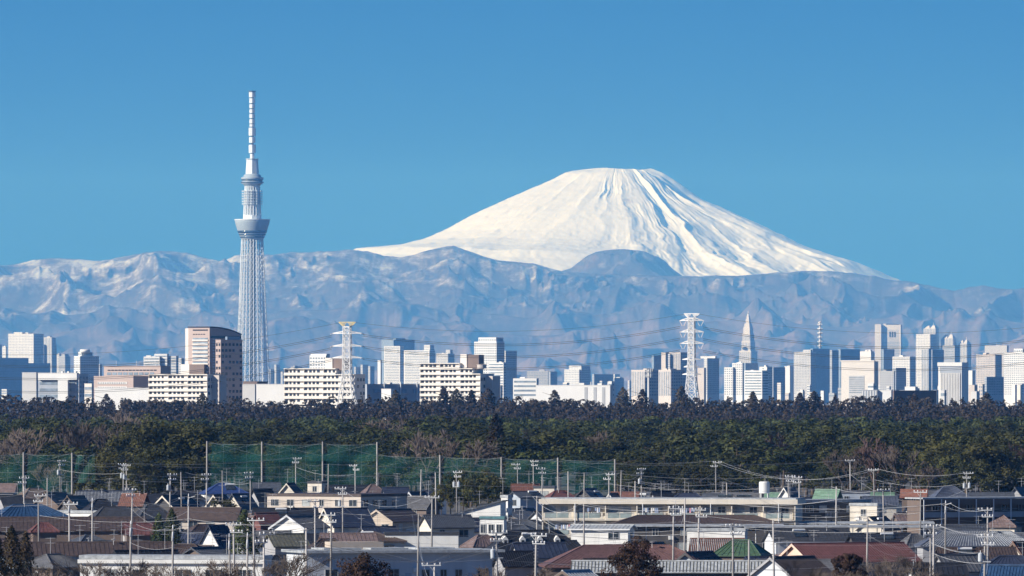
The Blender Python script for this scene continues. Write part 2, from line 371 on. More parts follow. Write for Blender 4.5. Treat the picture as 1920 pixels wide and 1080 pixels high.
# ================================================================== power pylons and lines
m_pyl = mat('galvanised_steel_white', (0.80, 0.80, 0.78), 0.5, 0.05, 0.3)
m_pyly = mat('weathered_yellow_paint', (0.66, 0.55, 0.28), 0.6, 0.1, 0.3)
m_ins = mat('porcelain_insulator', (0.80, 0.80, 0.80), 0.3, 0.1, 1)
m_wire = mat('dark_conductor', (0.05, 0.055, 0.06), 0.6, 0.1, 1)
PD = 4950.0; PK = S * PD
def build_pylon(name, label, xc, ytop, wid, arms, top, topmat, yaw, vstr):
    b = empty(name, (PX(xc, PD), PD, 0), yaw); tag(b, label, 'pylon', 'high-voltage pylons above the wood')
    Z = lambda y: PZ(y, PD)
    ys = sorted({y for y, _ in wid}); lv = []
    hw = lambda z: interp(YH - (z - H) / PK, wid) * PK * 0.80
    z = 0.0
    while z < Z(ytop + 8): lv.append(z); z += max(2.2, hw(z) * 1.7)
    lv.append(Z(ytop + 8))
    corner = lambda z, i: Vector((hw(z) * (1, 1, -1, -1)[i], hw(z) * (1, -1, -1, 1)[i], z))
    for i in range(4):
        mb = MB()
        for a, c in zip(lv[:-1], lv[1:]): mb.tube(corner(a, i), corner(c, i), 0.30, n=5, cap=False)
        mb.build('leg', m_pyl, b)
    mb = MB()
    for a, c in zip(lv[:-1], lv[1:]):
        for i in range(4):
            j = (i + 1) % 4
            mb.tube(corner(a, i), corner(c, j), .21, n=4, cap=False); mb.tube(corner(a, j), corner(c, i), .21, n=4, cap=False)
            mb.tube(corner(c, i), corner(c, j), .2, n=4, cap=False)
    tag(mb.build('lattice_brace', m_pyl, b), kind='stuff')
    for (y, L, dep) in arms:
        mb = MB(); z = Z(y); w0 = hw(z); L = L * PK; e = dep * PK
        for q in (-1, 1): mb.tube((-w0, q * w0, z), (w0, q * w0, z), .2, n=4)
        for sgn in (-1, 1):
            tip = Vector((sgn * L, 0, z))
            for q in (-1, 1):
                a0 = Vector((sgn * w0, q * w0, z)); a1 = Vector((sgn * w0, q * w0, z + e))
                mb.tube(a0, tip, .3, n=4); mb.tube(a1, tip, .26, n=4)
                for t in (.3, .6, .82):
                    mb.tube(a0.lerp(tip, t), a1.lerp(tip, max(0, t - .2)), .18, n=4, cap=False)
            mb.tube(Vector((sgn * w0, -w0, z)).lerp(tip, .45), Vector((sgn * w0, w0, z)).lerp(tip, .45), .11, n=4)
        arm = mb.build('crossarm', m_pyl, b)
        if vstr and L > 6:
            for sgn in (-1, 1):
                for t0, t1 in ((1.0, 0.62), (0.62 - .18, 0.62 - .06)):
                    m = MB(); p = Vector((sgn * L * t0, 0, z)); q = Vector((sgn * L * (0.78 if t0 == 1 else .66), 0, z - 10.5 * PK))
                    for s_ in range(7):
                        u = p.lerp(q, s_ / 7); v_ = p.lerp(q, (s_ + .6) / 7); m.tube(u, v_, .28, n=6)
                    m.tube(p, q, .05, n=4); m.build('insulator_string', m_ins, arm)
        elif L > 6:
            for sgn in (-1, 1):
                for q in (-1, 1):
                    m = MB(); p = Vector((sgn * L, 0, z)); e2 = p + Vector((sgn * 0.2, q * 3.2, -0.5))
                    m.tube(p, e2, .2, n=6); m.build('insulator_string', m_ins, arm)
    mb = MB(); zt = Z(ytop); w0 = hw(Z(ytop + 8)); L = top * PK
    for q in (-1, 1):
        for sgn in (-1, 1):
            a0 = Vector((sgn * w0, q * w0, Z(ytop + 8))); t_ = Vector((sgn * L, q * w0 * .7, zt)); mb.tube(a0, t_, .3, n=4)
            for t in (.2, .4, .6, .8): mb.tube(a0.lerp(t_, t), Vector((sgn * (L * t * .9), q * w0 * .7, zt)), .2, n=4, cap=False)
        mb.tube((-L, q * w0 * .7, zt), (L, q * w0 * .7, zt), .3, n=4)
    mb.build('top_frame', topmat, b)
    return b
build_pylon('power_pylon', 'white lattice pylon with a yellow top rising from behind the cream flats', 651, 604,
            [(604, 7.5), (700, 9.0), (712, 10.5), (745, 16.5), (830, 34)], [(625, 29, 4), (649, 29, 4), (671, 29, 4)], 15, m_pyly, R(-16), False)
build_pylon('power_pylon', 'bright white lattice pylon with slanted insulator strings beside the pinkish towers', 1297, 588,
            [(588, 6.2), (670, 7.0), (705, 8.8), (745, 13.5), (830, 30)], [(601, 23.5, 5), (622.5, 23.5, 5), (644, 23.5, 5), (674, 18, 2.5), (688, 15, 2.5), (702, 18, 2.5)], 14, m_pyl, R(-18), True)
def wire(pts, label, r=0.15, grp='high-voltage conductors'):
    # smooth curve through traced points, all at the pylons' distance
    xs = [p[0] for p in pts]; co = np.polyfit(xs, [p[1] for p in pts], min(2, len(pts) - 1))
    X = np.linspace(xs[0], xs[-1], 26); Y = np.polyval(co, X)
    # keep the end points exact
    e0 = pts[0][1] - Y[0]; e1 = pts[-1][1] - Y[-1]; t = np.linspace(0, 1, 26); Y = Y + e0 * (1 - t) + e1 * t
    P3 = [P(x, y, PD) for x, y in zip(X, Y)]
    o0 = P3[0].copy()
    o = MB().path([p - o0 for p in P3], r, 4).build('power_line', m_wire, loc=o0)
    tag(o, label, 'power line', grp)
for dy, nm in ((0, 'upper'), (1, 'lower')):
    q = dy * 3.0
    for lv_, A, B, C, word in ((1, [(680, 627), (960, 645), (1140, 634), (1275, 612)], [(1318, 613), (1440, 636), (1660, 653), (1920, 633), (2150, 596)], [(-200, 668), (0, 683), (150, 686), (350, 674), (500, 655), (622, 629)], 'highest'),
                         (2, [(680, 649), (960, 668), (1140, 656), (1275, 634)], [(1318, 635), (1440, 657), (1660, 673.5), (1920, 654), (2150, 618)], [(-200, 692), (0, 706), (150, 709), (350, 697), (500, 679), (622, 652)], 'middle'),
                         (3, [(680, 671), (960, 690), (1140, 678), (1275, 656)], [(1318, 657), (1440, 679), (1660, 694), (1920, 677), (2150, 640)], [(-200, 716), (0, 731), (150, 733), (350, 721), (500, 702), (622, 674)], 'lowest')):
        for part, where in ((A, 'between the two pylons'), (B, 'right of the white pylon'), (C, 'left of the yellow-topped pylon')):
            wire([(x, y + q) for x, y in part], f'{nm} wire of the {word} dark conductor pair {where}')
for part, where in (([(664, 604.5), (960, 620), (1140, 612), (1284, 589)], 'between the two pylons'), ([(1311, 589), (1440, 610), (1640, 626), (1920, 611), (2150, 580)], 'right of the white pylon'), ([(-200, 655), (65, 664), (350, 650), (500, 630), (638, 605)], 'left of the yellow-topped pylon')):
    wire(part, f'thin topmost earth wire {where}', 0.10)

# ================================================================== city skyline
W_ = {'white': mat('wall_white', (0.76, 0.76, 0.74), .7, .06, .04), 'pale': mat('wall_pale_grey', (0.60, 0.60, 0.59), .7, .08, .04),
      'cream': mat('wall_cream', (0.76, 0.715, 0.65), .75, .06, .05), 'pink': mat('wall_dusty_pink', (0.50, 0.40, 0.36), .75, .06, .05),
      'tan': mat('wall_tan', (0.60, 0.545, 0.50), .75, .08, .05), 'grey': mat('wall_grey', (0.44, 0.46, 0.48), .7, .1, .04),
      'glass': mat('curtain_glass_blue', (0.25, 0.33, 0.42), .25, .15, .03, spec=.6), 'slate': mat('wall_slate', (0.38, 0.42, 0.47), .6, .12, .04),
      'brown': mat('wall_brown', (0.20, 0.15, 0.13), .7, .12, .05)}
m_pane = mat('far_window_glass', (0.27, 0.33, 0.39), .2, .3, .2, spec=.6)
m_paned = mat('dark_window_glass', (0.045, 0.05, 0.06), .15, .3, .3, spec=.6)
m_roofgrey = mat('flat_roof_grey', (0.30, 0.30, 0.29), .9, .15, .1)
rng = random.Random(11)
def face_windows(mb, L, z0, z1, style, axis, k, off=0.18):
    """windows on a face of length L; axis 'x' = sunlit front (y=0), 'y' = right side (x=0)"""
    def slab(a, b, za, zb):
        if axis == 'x': mb.box(-b, -a, -off, 0.02, za, zb)
        else: mb.box(-0.02, off, a, b, za, zb)
    if style == 'none': return
    st = max(3.3, 2.9 * k)
    nz = max(1, int((z1 - z0 - 1.0) / st)); st = (z1 - z0 - 1.0) / nz
    if style == 'band':
        for j in range(nz):
            za = z0 + j * st + st * .38; slab(L * .04, L * .96, za, za + st * .42)
    elif style == 'vert':
        n = max(3, int(L / max(2.6, 3.0 * k)))
        for i in range(n):
            a = L * (i + .28) / n; slab(a, a + L / n * .45, z0 + 1, z1 - 1.5)
    else:
        n = max(2, int(L / max(3.2, 3.1 * k)))
        for j in range(nz):
            za = z0 + j * st + st * .32
            for i in range(n):
                if style == 'grid' or rng.random() < .8:
                    a = L * (i + .22) / n; slab(a, a + L / n * .56, za, za + st * .46)
NAMED = []
def near_label(x, y, n=10):
    return min([q for q in NAMED_ if len(q[2].split()) <= n], key=lambda q: abs(q[0] - x) + .4 * abs(q[1] - y))[2]
def building(label, boxes, d, wall='white', style='grid', name='office_building', cat='building', pent=True, mast=None, group='distant city buildings', pane=None, th=None):
    """boxes: list of (x0, xs, x1, ytop[, ybottom][, wall, style]); first one sets the frame"""
    k = S * d; b0 = boxes[0]
    def frame(b):
        lit = max(b[1] - b[0], 0.3) * k; sh = max(b[2] - b[1], 0.3) * k
        a = th if th is not None else (16 if sh < lit * .12 else (28 if sh < lit else 46))
        t = R(a); return max(lit / math.cos(t), 4.0), max(sh / math.sin(t), 5.0), t
    W, D, t = frame(b0)
    e = empty(name, (PX(b0[1], d), d, 0), -t); tag(e, label, cat, group); NAMED.append((b0[1], b0[3], label))
    ux = Vector((math.cos(t), -math.sin(t))); uy = Vector((math.sin(t), math.cos(t)))
    for i, b in enumerate(boxes):
        opt = [q for q in b[4:] if isinstance(q, str)]; yb = [q for q in b[4:] if not isinstance(q, str)]
        lit = max(b[1] - b[0], 0.3) * k; sh = max(b[2] - b[1], 0.3) * k
        Wb = max(lit / math.cos(t), 3.0); Db = max(sh / math.sin(t), 4.0)
        z0 = PZ(yb[0], d) if yb else 0.0; z1 = PZ(b[3], d)
        wl = W_[opt[0]] if opt else W_[wall]; sty = opt[1] if len(opt) > 1 else style
        # the box's near corner in the building's frame
        px = PX(b[1], d) - PX(b0[1], d)
        # slide back along the depth axis so the corner falls inside the first footprint when stacked
        s_ = 0.0 if i == 0 else (2.0 + 0.5 * i if not yb or yb[0] > b0[3] + 1 else 0.30 * D)
        off = Vector((px, s_)); lx = off.x * math.cos(t) - off.y * math.sin(t); ly = off.x * math.sin(t) + off.y * math.cos(t)
        if i and yb and yb[0] <= b0[3] + 1:
            lx = min(lx, 0 - .4); ly = max(.4, ly)
        o = bpy.data.objects.new('wall', MB().box(-Wb, 0, 0, Db, z0, z1).mesh('wall', wl)); o.location = (lx, ly, 0); link(o, e)
        if sty != 'none' and z1 - z0 > 4:
            m = MB(); zz = max(z0, 22.0) if d > 4000 else z0 + 1
            face_windows(m, Wb, zz, z1, sty, 'x', k); face_windows(m, Db, zz, z1, sty if sty != 'vert' else 'grid', 'y', k)
            if m.v:
                wo = m.build('window', pane or m_pane, o); wo['kind'] = 'stuff'
        MB().box(-Wb - .15, .15, -.15, Db + .15, z1, z1 + .35).build('parapet', wl, o)
        if pent and i == 0 and Wb > 12:
            for _ in range(rng.choice((1, 1, 2))):
                a = rng.uniform(.1, .6) * Wb; w_ = rng.uniform(.15, .32) * Wb; hh = rng.uniform(1.2, 3.6) * k
                MB().box(-a - w_, -a, Db * .25, Db * .7, z1 + .3, z1 + hh).build('penthouse', wl, o)
        if mast and i == 0:
            MB().tube((-Wb * mast[0], Db * .4, z1), (-Wb * mast[0], Db * .4, z1 + mast[1] * k), .35 * k, .12 * k, n=6).build('roof_mast', m_pyl, o)
    return e
def CD(d): return d if d < 6400 else 6400 + (d - 6400) * 2.1      # the far city spreads back to over thirty kilometres
def B(label, boxes, d, *a, **kw): return building(label, boxes, CD(d), *a, **kw)
# --- left part of the skyline
B('dark sliver of an office block at the left picture edge', [(-14, -6, 3, 646)], 15500, 'slate')
B('narrow pale block left of the square pale office slab', [(4, 11, 13, 650)], 15000, 'white')
B('square pale office slab with a shaded right side, far left', [(14, 63, 80, 626), (24, 40, 46, 623, 626)], 14000, 'white', 'grid', mast=(.4, 3))
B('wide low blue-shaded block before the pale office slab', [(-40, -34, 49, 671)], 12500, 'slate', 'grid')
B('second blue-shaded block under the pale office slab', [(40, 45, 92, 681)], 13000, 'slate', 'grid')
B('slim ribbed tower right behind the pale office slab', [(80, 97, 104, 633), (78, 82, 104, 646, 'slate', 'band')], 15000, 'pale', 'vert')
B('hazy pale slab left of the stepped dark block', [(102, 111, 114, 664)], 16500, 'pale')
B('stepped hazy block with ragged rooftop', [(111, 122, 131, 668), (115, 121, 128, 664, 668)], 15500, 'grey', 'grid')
def drum_building():
    d = CD(9500); e = building('white block crowned by a round rooftop drum', [(138, 150, 184, 668), (146, 152, 172, 660, 668)], d, 'white', 'grid', pent=False)
    k = S * d; MB().lathe([(9 * k, PZ(661, d)), (9.6 * k, PZ(658, d)), (9.6 * k, PZ(655.5, d)), (4, PZ(655, d))], 24).build('roof_drum', W_['white'], e, True, loc=(-2 * k, 14 * k, 0))
drum_building()
B('low hazy block right of the drum-topped building', [(183, 187, 191, 683)], 11000, 'pale')
B('low white block with a blank grey-white left wall', [(41, 68, 71, 699)], 5600, 'pale', 'none', pent=False, group='buildings along the wood')
def stair_block():
    d = 5500; k = S * d
    e = B('white low block with a tall blank stair tower', [(70, 144, 147, 700, 712, 'white', 'none'), (70, 143, 146, 711, 'slate', 'band')], d, 'white', pent=False, group='buildings along the wood')
    MB().box(-15 * k - 19.5 * k, -15 * k, -3.0, -.4, 0, PZ(712.5, d)).build('stair_tower', W_['white'], e)
    for x in (4, 18, 30): MB().box(-x * k - 3 * k, -x * k, 2, 5, PZ(700, d), PZ(696, d)).build('roof_unit', W_['white'], e)
stair_block()
B('blue-shaded block with window rows right of the white stair tower', [(146, 148, 165, 702)], 6500, 'pale', 'grid')
B('small pale low house-block before the pink school', [(158, 172, 175, 720)], 5900, 'cream', 'band', group='buildings along the wood')
def school():
    d = 5450; k = S * d
    e = B('dusty pink school upper wing with a long window strip', [(192, 301, 318, 687)], d, 'pink', 'none', pent=False, group='buildings along the wood', name='school_building')
    m = MB(); W = 108 * k / math.cos(R(28))
    for i in range(14): m.box(-W * .94 + i * W * .063, -W * .94 + i * W * .063 + W * .05, -.2, .05, PZ(695, d), PZ(693, d))
    tag(m.build('upper_window', m_paned, e), kind='stuff')
    for i in range(9):
        a = -W * .95 + i * W * .095; MB().box(a, a + W * .075, -.2, .05, PZ(703, d), PZ(698, d)).build('window', m_pane, e)
    MB().box(-W - .3, .3, -.5, 1.2, PZ(687, d), PZ(686, d)).build('cornice', W_['pink'], e)
    for a in (.16, .5, .86): MB().tube((-W * a, 5, PZ(687, d)), (-W * a, 5, PZ(676, d)), .12, n=5).build('roof_mast', m_pyl, e)
    d = 5250; k = S * d
    e = B('dusty pink school lower wing with two pale window rows', [(174, 250, 279, 706)], d, 'pink', 'none', pent=False, group='buildings along the wood', name='school_building')
    W = 76 * k / math.cos(R(28))
    for y in (716, 724.5):
        MB().box(-W * .90, -W * .16, -.25, .05, PZ(y + 4.2, d), PZ(y, d)).build('window_strip', W_['white'], e)
        m = MB()
        for i in range(16): m.box(-W * .89 + i * W * .045, -W * .89 + i * W * .045 + W * .016, -.35, -.2, PZ(y + 3.6, d), PZ(y + .8, d))
        tag(m.build('window', m_paned, e), kind='stuff')
    B('long low white wall at the foot of the pink school', [(176, 279, 283, 728)], 5150, 'white', 'none', pent=False, group='buildings along the wood', name='low_building')
school()
def apartment(label, x0, d, tiers, side, yb_first, fl, ground=0.0, th=28):
    """cream balcony flats: tiers = [(x_right_of_sunlit_face, y_top)], each lower floor may reach further right"""
    k = S * d; t = R(th); xr = tiers[-1][0]; W = (xr - x0) * k / math.cos(t); Dp = (side - xr) * k / math.sin(t)
    e = empty('apartment_building', (PX(xr, d), d, 0), -t); tag(e, label, 'apartments', 'cream balcony flats')
    st = fl * k
    for (xt, yt), nx in zip(tiers, tiers[1:] + [None]):
        Wt = (xt - x0) * k / math.cos(t); z1 = PZ(yt, d); z0 = PZ(nx[1], d) if nx else 0
        MB().box(-W, -W + Wt, 1.3, Dp if nx is None else Dp * .8, z0, z1).build('wall', W_['cream'], e)
        MB().box(-W - .3, -W + Wt + .3, -.2, (Dp if nx is None else Dp * .8) + .3, z1, z1 + .5).build('roof_slab', W_['cream'], e)
    top = PZ(tiers[0][1], d); j = 0; z = top
    while z > 20:
        yy = YH - (z - H) / k
        xt = max([x_ for x_, y_ in tiers if y_ <= yy + .6])
        Wt = (xt - x0) * k / math.cos(t)
        zf = z - st
        if zf < 14: break
        MB().box(-W - .2, -W + Wt + .2, -.1, 1.3, zf - .25, zf + st * .40).build('balcony', W_['cream'], e)
        m = MB(); n = max(4, int(Wt / 2.6))
        for i in range(n):
            if i % 5 == 4: continue
            a = -W + Wt * (i + .12) / n; m.box(a, a + Wt / n * rng.uniform(.45, .72), 1.15, 1.28, zf + st * .34, zf + st * .86)
        tag(m.build('window', m_paned, e), kind='stuff')
        m = MB()
        for i in range(0, n + 1, 5): a = -W + Wt * min(i + .0, n) / n; m.box(a - .1, a + .1, .15, 1.25, zf + st * .3, zf + st * .98)
        tag(m.build('divider', W_['cream'], e), kind='stuff')
        z = zf; j += 1
    m = MB(); face_windows(m, Dp, 24, PZ(tiers[-1][1], d), 'odd', 'y', k * 1.3)
    if m.v: tag(m.build('side_window', m_paned, e), kind='stuff')
    return e, W, Dp, k
e, W, Dp, k = apartment('three-floor cream balcony flats below the pink tower', 276, 5000., [(388, 703)], 412, 0, 10)
MB().box(0, 16 * k, Dp * .35, Dp * .9, 0, PZ(703.5, 5000)).build('stair_wing', W_['tan'], e)
B('white flats with dark window bay behind the pink school', [(269, 299, 302, 669), (289, 313, 316, 664), (314, 330, 334, 668, 'pale', 'band')], 8200, 'white', 'band')
B('hazy white block right of the white flats', [(331, 340, 345, 672)], 9500, 'pale')
def pink_tower():
    d = 5200; k = S * d; t = R(34)
    e = empty('office_tower', (PX(393, d), d, 0), -t); tag(e, 'dusty pink tower with a curved dark roof beside the lattice tower', 'building', 'buildings along the wood')
    W = 41 * k / math.cos(t); D = 57 * k / math.sin(t); zt = PZ(614.5, d)
    ya = np.linspace(0, D, 9)
    prof = [(0, 0), (D, 0)] + [(y, zt - 13.5 * k * (y / D) ** 2.2) for y in ya[::-1]]
    MB().prism_x(prof, -W, 0).build('wall', W_['pink'], e)
    rp = [(y, zt + .1 - 13.5 * k * (y / D) ** 2.2) for y in ya]; up = [(y, z + .7) for y, z in rp[::-1]]
    MB().prism_x([(-.4, rp[0][1])] + rp[1:] + up[:-1] + [(-.4, up[-1][1])], -W - .3, .3).build('curved_roof', mat('dark_blue_roof', (.05, .065, .10), .5, .1, .1), e)
    MB().box(-.05, .25, 1, D * .98, PZ(634, d), PZ(630, d)).build('glass_band', m_paned, e)
    z = PZ(622, d); st = 8.0 * k; n = 0
    for j in range(13):
        zf = PZ(636 + 7.4 * j, d)
        MB().box(-W * .80, -W * .06, -.55, .0, zf - 3.3 * k, zf - 0.6 * k).build('balcony', W_['cream'], e)
        MB().box(-W * .78, -W * .08, -.14, .0, zf - .5 * k, zf + 2.6 * k).build('window_band', m_pane, e)
    m = MB()
    for i in range(5): m.box(-W * (.72 - i * .12) - .8, -W * (.72 - i * .12) + .4, -.15, .02, PZ(627.5, d), PZ(625.8, d))
    m.box(-W * .78, -W * .08, -.15, .02, PZ(620, d), PZ(617.6, d)); tag(m.build('vent', m_paned, e), kind='stuff')
    MB().box(-W - 2.6, -W - .02, .5, D * .4, 0, PZ(615.5, d)).build('corner_pier', W_['cream'], e)
    m = MB()
    for j in range(18):
        zf = PZ(632 + 5.2 * j, d)
        for a in (.10, .17): m.box(-.02, .2, D * a, D * a + 1.5, zf, zf + 2.6 * k * .8)
    tag(m.build('side_window', W_['white'], e), kind='stuff')
    MB().box(-W * .82, -W * .12, -3.0, -.6, PZ(712, d), PZ(683, d)).build('annex', W_['brown'], e)
    MB().box(-W * 1.25, -W * .82, -2.4, -.4, 0, PZ(683, d)).build('annex_wall', W_['cream'], e)
    d = 5120; e = B('pink slab with a dark punched-window side, joined to the curved-roof tower', [(404, 414, 453, 638)], d, 'pink', 'odd', pent=False, group='buildings along the wood', name='office_tower', pane=m_paned, th=38)
    k = S * d
    MB().box(-2, -.5, D * .2, D * .55, PZ(638, d), PZ(631, d)).build('penthouse', W_['glass'], e)
pink_tower()
B('bright white low hall at the foot of the lattice tower', [(480, 534, 537, 721)], 5300, 'white', 'none', pent=False, group='buildings along the wood', name='hall')
B('pale low hall with a dark roof edge left of the bright white hall', [(442, 478, 480, 721), (455, 482, 500, 716, 'brown', 'none')], 5500, 'pale', 'none', pent=False, group='buildings along the wood', name='hall')
for q in ((503, 507, 514, 692), (514, 518, 525, 684), (525, 530, 536, 697), (545, 552, 566, 688)):
    B({503: 'leftmost of the small hazy blocks right of the lattice tower', 514: 'tallest of the small hazy blocks right of the lattice tower', 525: 'lowest of the small hazy blocks right of the lattice tower', 545: 'small blue hazy block left of the gridded white flats'}[q[0]], [q], 15000, 'grey')
B('white gridded flats behind the left cream flats', [(580, 611, 618, 667), (582, 612, 618, 664, 667)], 7600, 'white', 'grid', name='apartment_building', pent=False)
e, W, Dp, k = apartment('cream balcony flats behind the yellow-topped pylon', 531, 5100., [(628, 692), (663, 703)], 684, 0, 11)
MB().box(-W * .44, -W * .335, 2.5, 9, PZ(692, 5100), PZ(671, 5100)).build('stair_penthouse', W_['cream'], e)
MB().box(-W * .333, -W * .16, 3.0, 9.5, PZ(694, 5100), PZ(672, 5100)).build('penthouse', W_['brown'], e)
e, W, Dp, k = apartment('stepped cream balcony flats with a dark penthouse, right of the pylon', 787, 5100., [(861, 682), (885, 692), (900, 702)], 926, 0, 10)
MB().box(-W * .36, -W * .255, 2.5, 9, PZ(690, 5100), PZ(664, 5100)).build('stair_penthouse', W_['cream'], e)
MB().box(-W * .253, -W * .06, 3.0, 9.5, PZ(692, 5100), PZ(665, 5100)).build('penthouse', W_['brown'], e)
MB().lathe([(3.2, PZ(691, 5100)), (3.2, PZ(684, 5100)), (3.5, PZ(683, 5100)), (.3, PZ(682, 5100))], 16).build('roof_tank', W_['tan'], e, loc=(-2.5, 6, 0))
MB().box(0.02, 15 * k, Dp * .4, Dp * .95, 0, PZ(705, 5100)).build('stair_wing', W_['tan'], e)
# --- middle
for i, q in enumerate(((664, 667, 676, 688), (676, 680, 690, 684), (690, 694, 702, 687))):
    B(('leftmost', 'middle', 'rightmost')[i] + ' of three hazy blue blocks right of the yellow-topped pylon', [q], 14500, 'grey')
B('thin white chimney-like slab left of the ribbed office towers', [(708, 713.5, 715, 676)], 9000, 'white', 'none', pent=False)
B('dark glass tower behind the pale ribbed office tower', [(715, 738, 777, 637), (738, 742, 748, 634, 637)], 15500, 'glass', 'band')
B('pale ribbed office tower before the dark glass tower', [(720, 750, 757, 649)], 14000, 'white', 'band', pent=False)
B('wide pale ribbed office tower with a notched roof', [(757, 805, 816, 657), (795, 806, 814, 647, 657)], 13500, 'white', 'band', pent=False)
B('squat grey-blue block between the ribbed tower and the cream flats', [(818, 840, 852, 663), (836, 844, 849, 656, 663)], 14000, 'pale', 'grid')
B('tall white flats tower with a rounded crown above the cream flats', [(889, 931, 946, 641), (897, 930, 944, 633, 641)], 9000, 'white', 'grid', name='apartment_tower', pent=False)
B('white lower block in front of the crowned flats tower', [(916, 944, 948, 680)], 8600, 'white', 'band')
B('blue-shaded slim tower right of the crowned flats tower', [(943, 948, 969, 658)], 10500, 'pale', 'grid')
def blue_hall():
    d = 5400; e = B('long dark blue hall with pale columns between the cream flats', [(684, 688, 790, 721)], d, 'slate', 'none', pent=False, group='buildings along the wood', name='hall', th=52)
    D = 102 * S * d / math.sin(R(52))
    for i in range(4): MB().box(.02, .5, D * (.12 + i * .24), D * (.12 + i * .24) + 5, PZ(737, d), PZ(730, d)).build('shutter', W_['glass'], e)
    for i in range(3): MB().tube((.8, D * (.3 + .3 * i), 0), (.8, D * (.3 + .3 * i), PZ(716, d)), .35, n=6).build('mast', m_pyl, e)
    B('small white box building before the dark blue hall', [(715, 733, 737, 730)], 5250, 'white', 'none', pent=False, group='buildings along the wood', name='low_building')
blue_hall()
B('low white office with dense window bands beside the white warehouse', [(962, 1006, 1010, 710)], 7000, 'white', 'band', group='buildings along the wood')
B('hazy pale slab right of the slim blue-shaded tower', [(988, 1028, 1032, 696)], 13500, 'grey', 'grid')
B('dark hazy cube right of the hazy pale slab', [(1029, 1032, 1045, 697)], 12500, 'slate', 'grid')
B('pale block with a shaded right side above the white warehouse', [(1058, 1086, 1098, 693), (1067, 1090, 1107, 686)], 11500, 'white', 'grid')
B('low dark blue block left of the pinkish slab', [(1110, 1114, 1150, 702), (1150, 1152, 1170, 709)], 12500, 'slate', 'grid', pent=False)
def warehouse():
    d = 5500; k = S * d
    e = B('long white warehouse with three grey panels', [(1006, 1144, 1150, 723)], d, 'white', 'none', pent=False, group='buildings along the wood', name='warehouse')
    W = 138 * k / math.cos(R(16))
    for x in (1096, 1113, 1129): MB().box(-(1144 - x) * k * 1.04, -(1144 - x) * k * 1.04 + 5.5 * k, -.2, .05, PZ(760, d), PZ(726, d)).build('grey_panel', W_['grey'], e)
warehouse()
B('pinkish flats slab with a shaded side left of the white pylon', [(1184, 1209, 1239, 694)], 7800, 'tan', 'vert', name='apartment_tower')
B('dark glass block left of the tall pinkish twin slabs', [(1222, 1226, 1242, 667)], 10500, 'glass', 'band')
B('tall pinkish twin slabs behind the white pylon', [(1255, 1276, 1291, 661), (1240, 1248, 1256, 661, 'tan', 'none'), (1248, 1256, 1258, 664, 'pale', 'band')], 9800, 'tan', 'vert', pent=False)
B('squat pinkish slab with vertical window stripes beside the white pylon', [(1235, 1258, 1285, 694)], 7700, 'tan', 'vert', name='apartment_tower')
B('pinkish narrow block right behind the white pylon', [(1308, 1320, 1324, 690)], 9000, 'tan', 'none')
B('frame-topped grey block right of the white pylon', [(1320, 1326, 1349, 672), (1320, 1347, 1350, 668, 672)], 10500, 'pale', 'grid')
B('white stepped block left of the spired skyscraper', [(1373, 1392, 1395, 681), (1358, 1374, 1377, 689)], 9500, 'white', 'grid')
def spired():
    d = CD(21000); k = S * d; t = R(30)
    e = empty('skyscraper', (PX(1403, d), d, 0), -t); tag(e, 'stepped stone skyscraper tapering to a striped spire', 'skyscraper', 'distant city buildings')
    for y0, y1, h_, sty in ((760, 658, 17.5, 'vert'), (658, 640, 13.0, 'vert'), (640, 626, 11.5, 'vert'), (626, 613, 9.5, 'none'), (613, 607, 7.5, 'none'), (607, 598, 5, 'none'), (598, 592, 3.2, 'none')):
        a = h_ * k * .72; z0 = max(0, PZ(y0, d)); z1 = PZ(y1, d); zz = z0 + (.01 if z0 else 0)
        o = MB().box(-a, a, -a, a, zz, z1).build('tier', W_['pale'], e)
        MB().box(-a - .3, a + .3, -a - .3, a + .3, z1, z1 + .8).build('cornice', W_['pale'], o)
        if sty == 'vert':
            m = MB(); n = 6
            for i in range(n):
                p = -a * .85 + 1.7 * a * i / (n - 1)
                m.box(p - a * .07, p + a * .07, -a - .3, -a, max(z0, 20) + 3, z1 - 5); m.box(a, a + .3, p - a * .07, p + a * .07, max(z0, 20) + 3, z1 - 5)
            tag(m.build('window', m_pane, o), kind='stuff')
    MB().lathe([(5 * k, PZ(655, d)), (5.4 * k, PZ(653, d)), (3, PZ(650, d))], 16).build('clock_bay', m_paned, e, loc=(-4, -13 * k * .72, 0))
    for i, (y0, y1, r) in enumerate(((592, 589, 2.0), (589, 586.5, 1.3), (586.5, 583.5, 1.0), (583.5, 581, .6))):
        MB().lathe([(r * k, PZ(y0, d)), (r * .8 * k, PZ(y1, d))], 10).build('spire_section', m_tower if i % 2 == 0 else W_['grey'], e)
spired()
B('blue-shaded block at the foot of the spired skyscraper', [(1394, 1398, 1422, 681)], 12500, 'glass', 'band')
B('white windowed block before the spired skyscraper', [(1396, 1429, 1441, 695)], 8800, 'white', 'band')
B('pale narrow block right of the spired skyscraper', [(1424, 1438, 1449, 688)], 9300, 'white', 'odd')
B('blue-shaded hazy block left of the slim pale slab', [(1446, 1450, 1473, 689)], 11000, 'slate', 'grid')
B('slim pale slab left of the grey office block', [(1471, 1481, 1489, 687)], 11500, 'white', 'none')
B('grey-white office block left of the dish-covered mast', [(1489, 1520, 1531, 660), (1506, 1520, 1524, 656, 660)], 12500, 'pale', 'grid', pent=False)
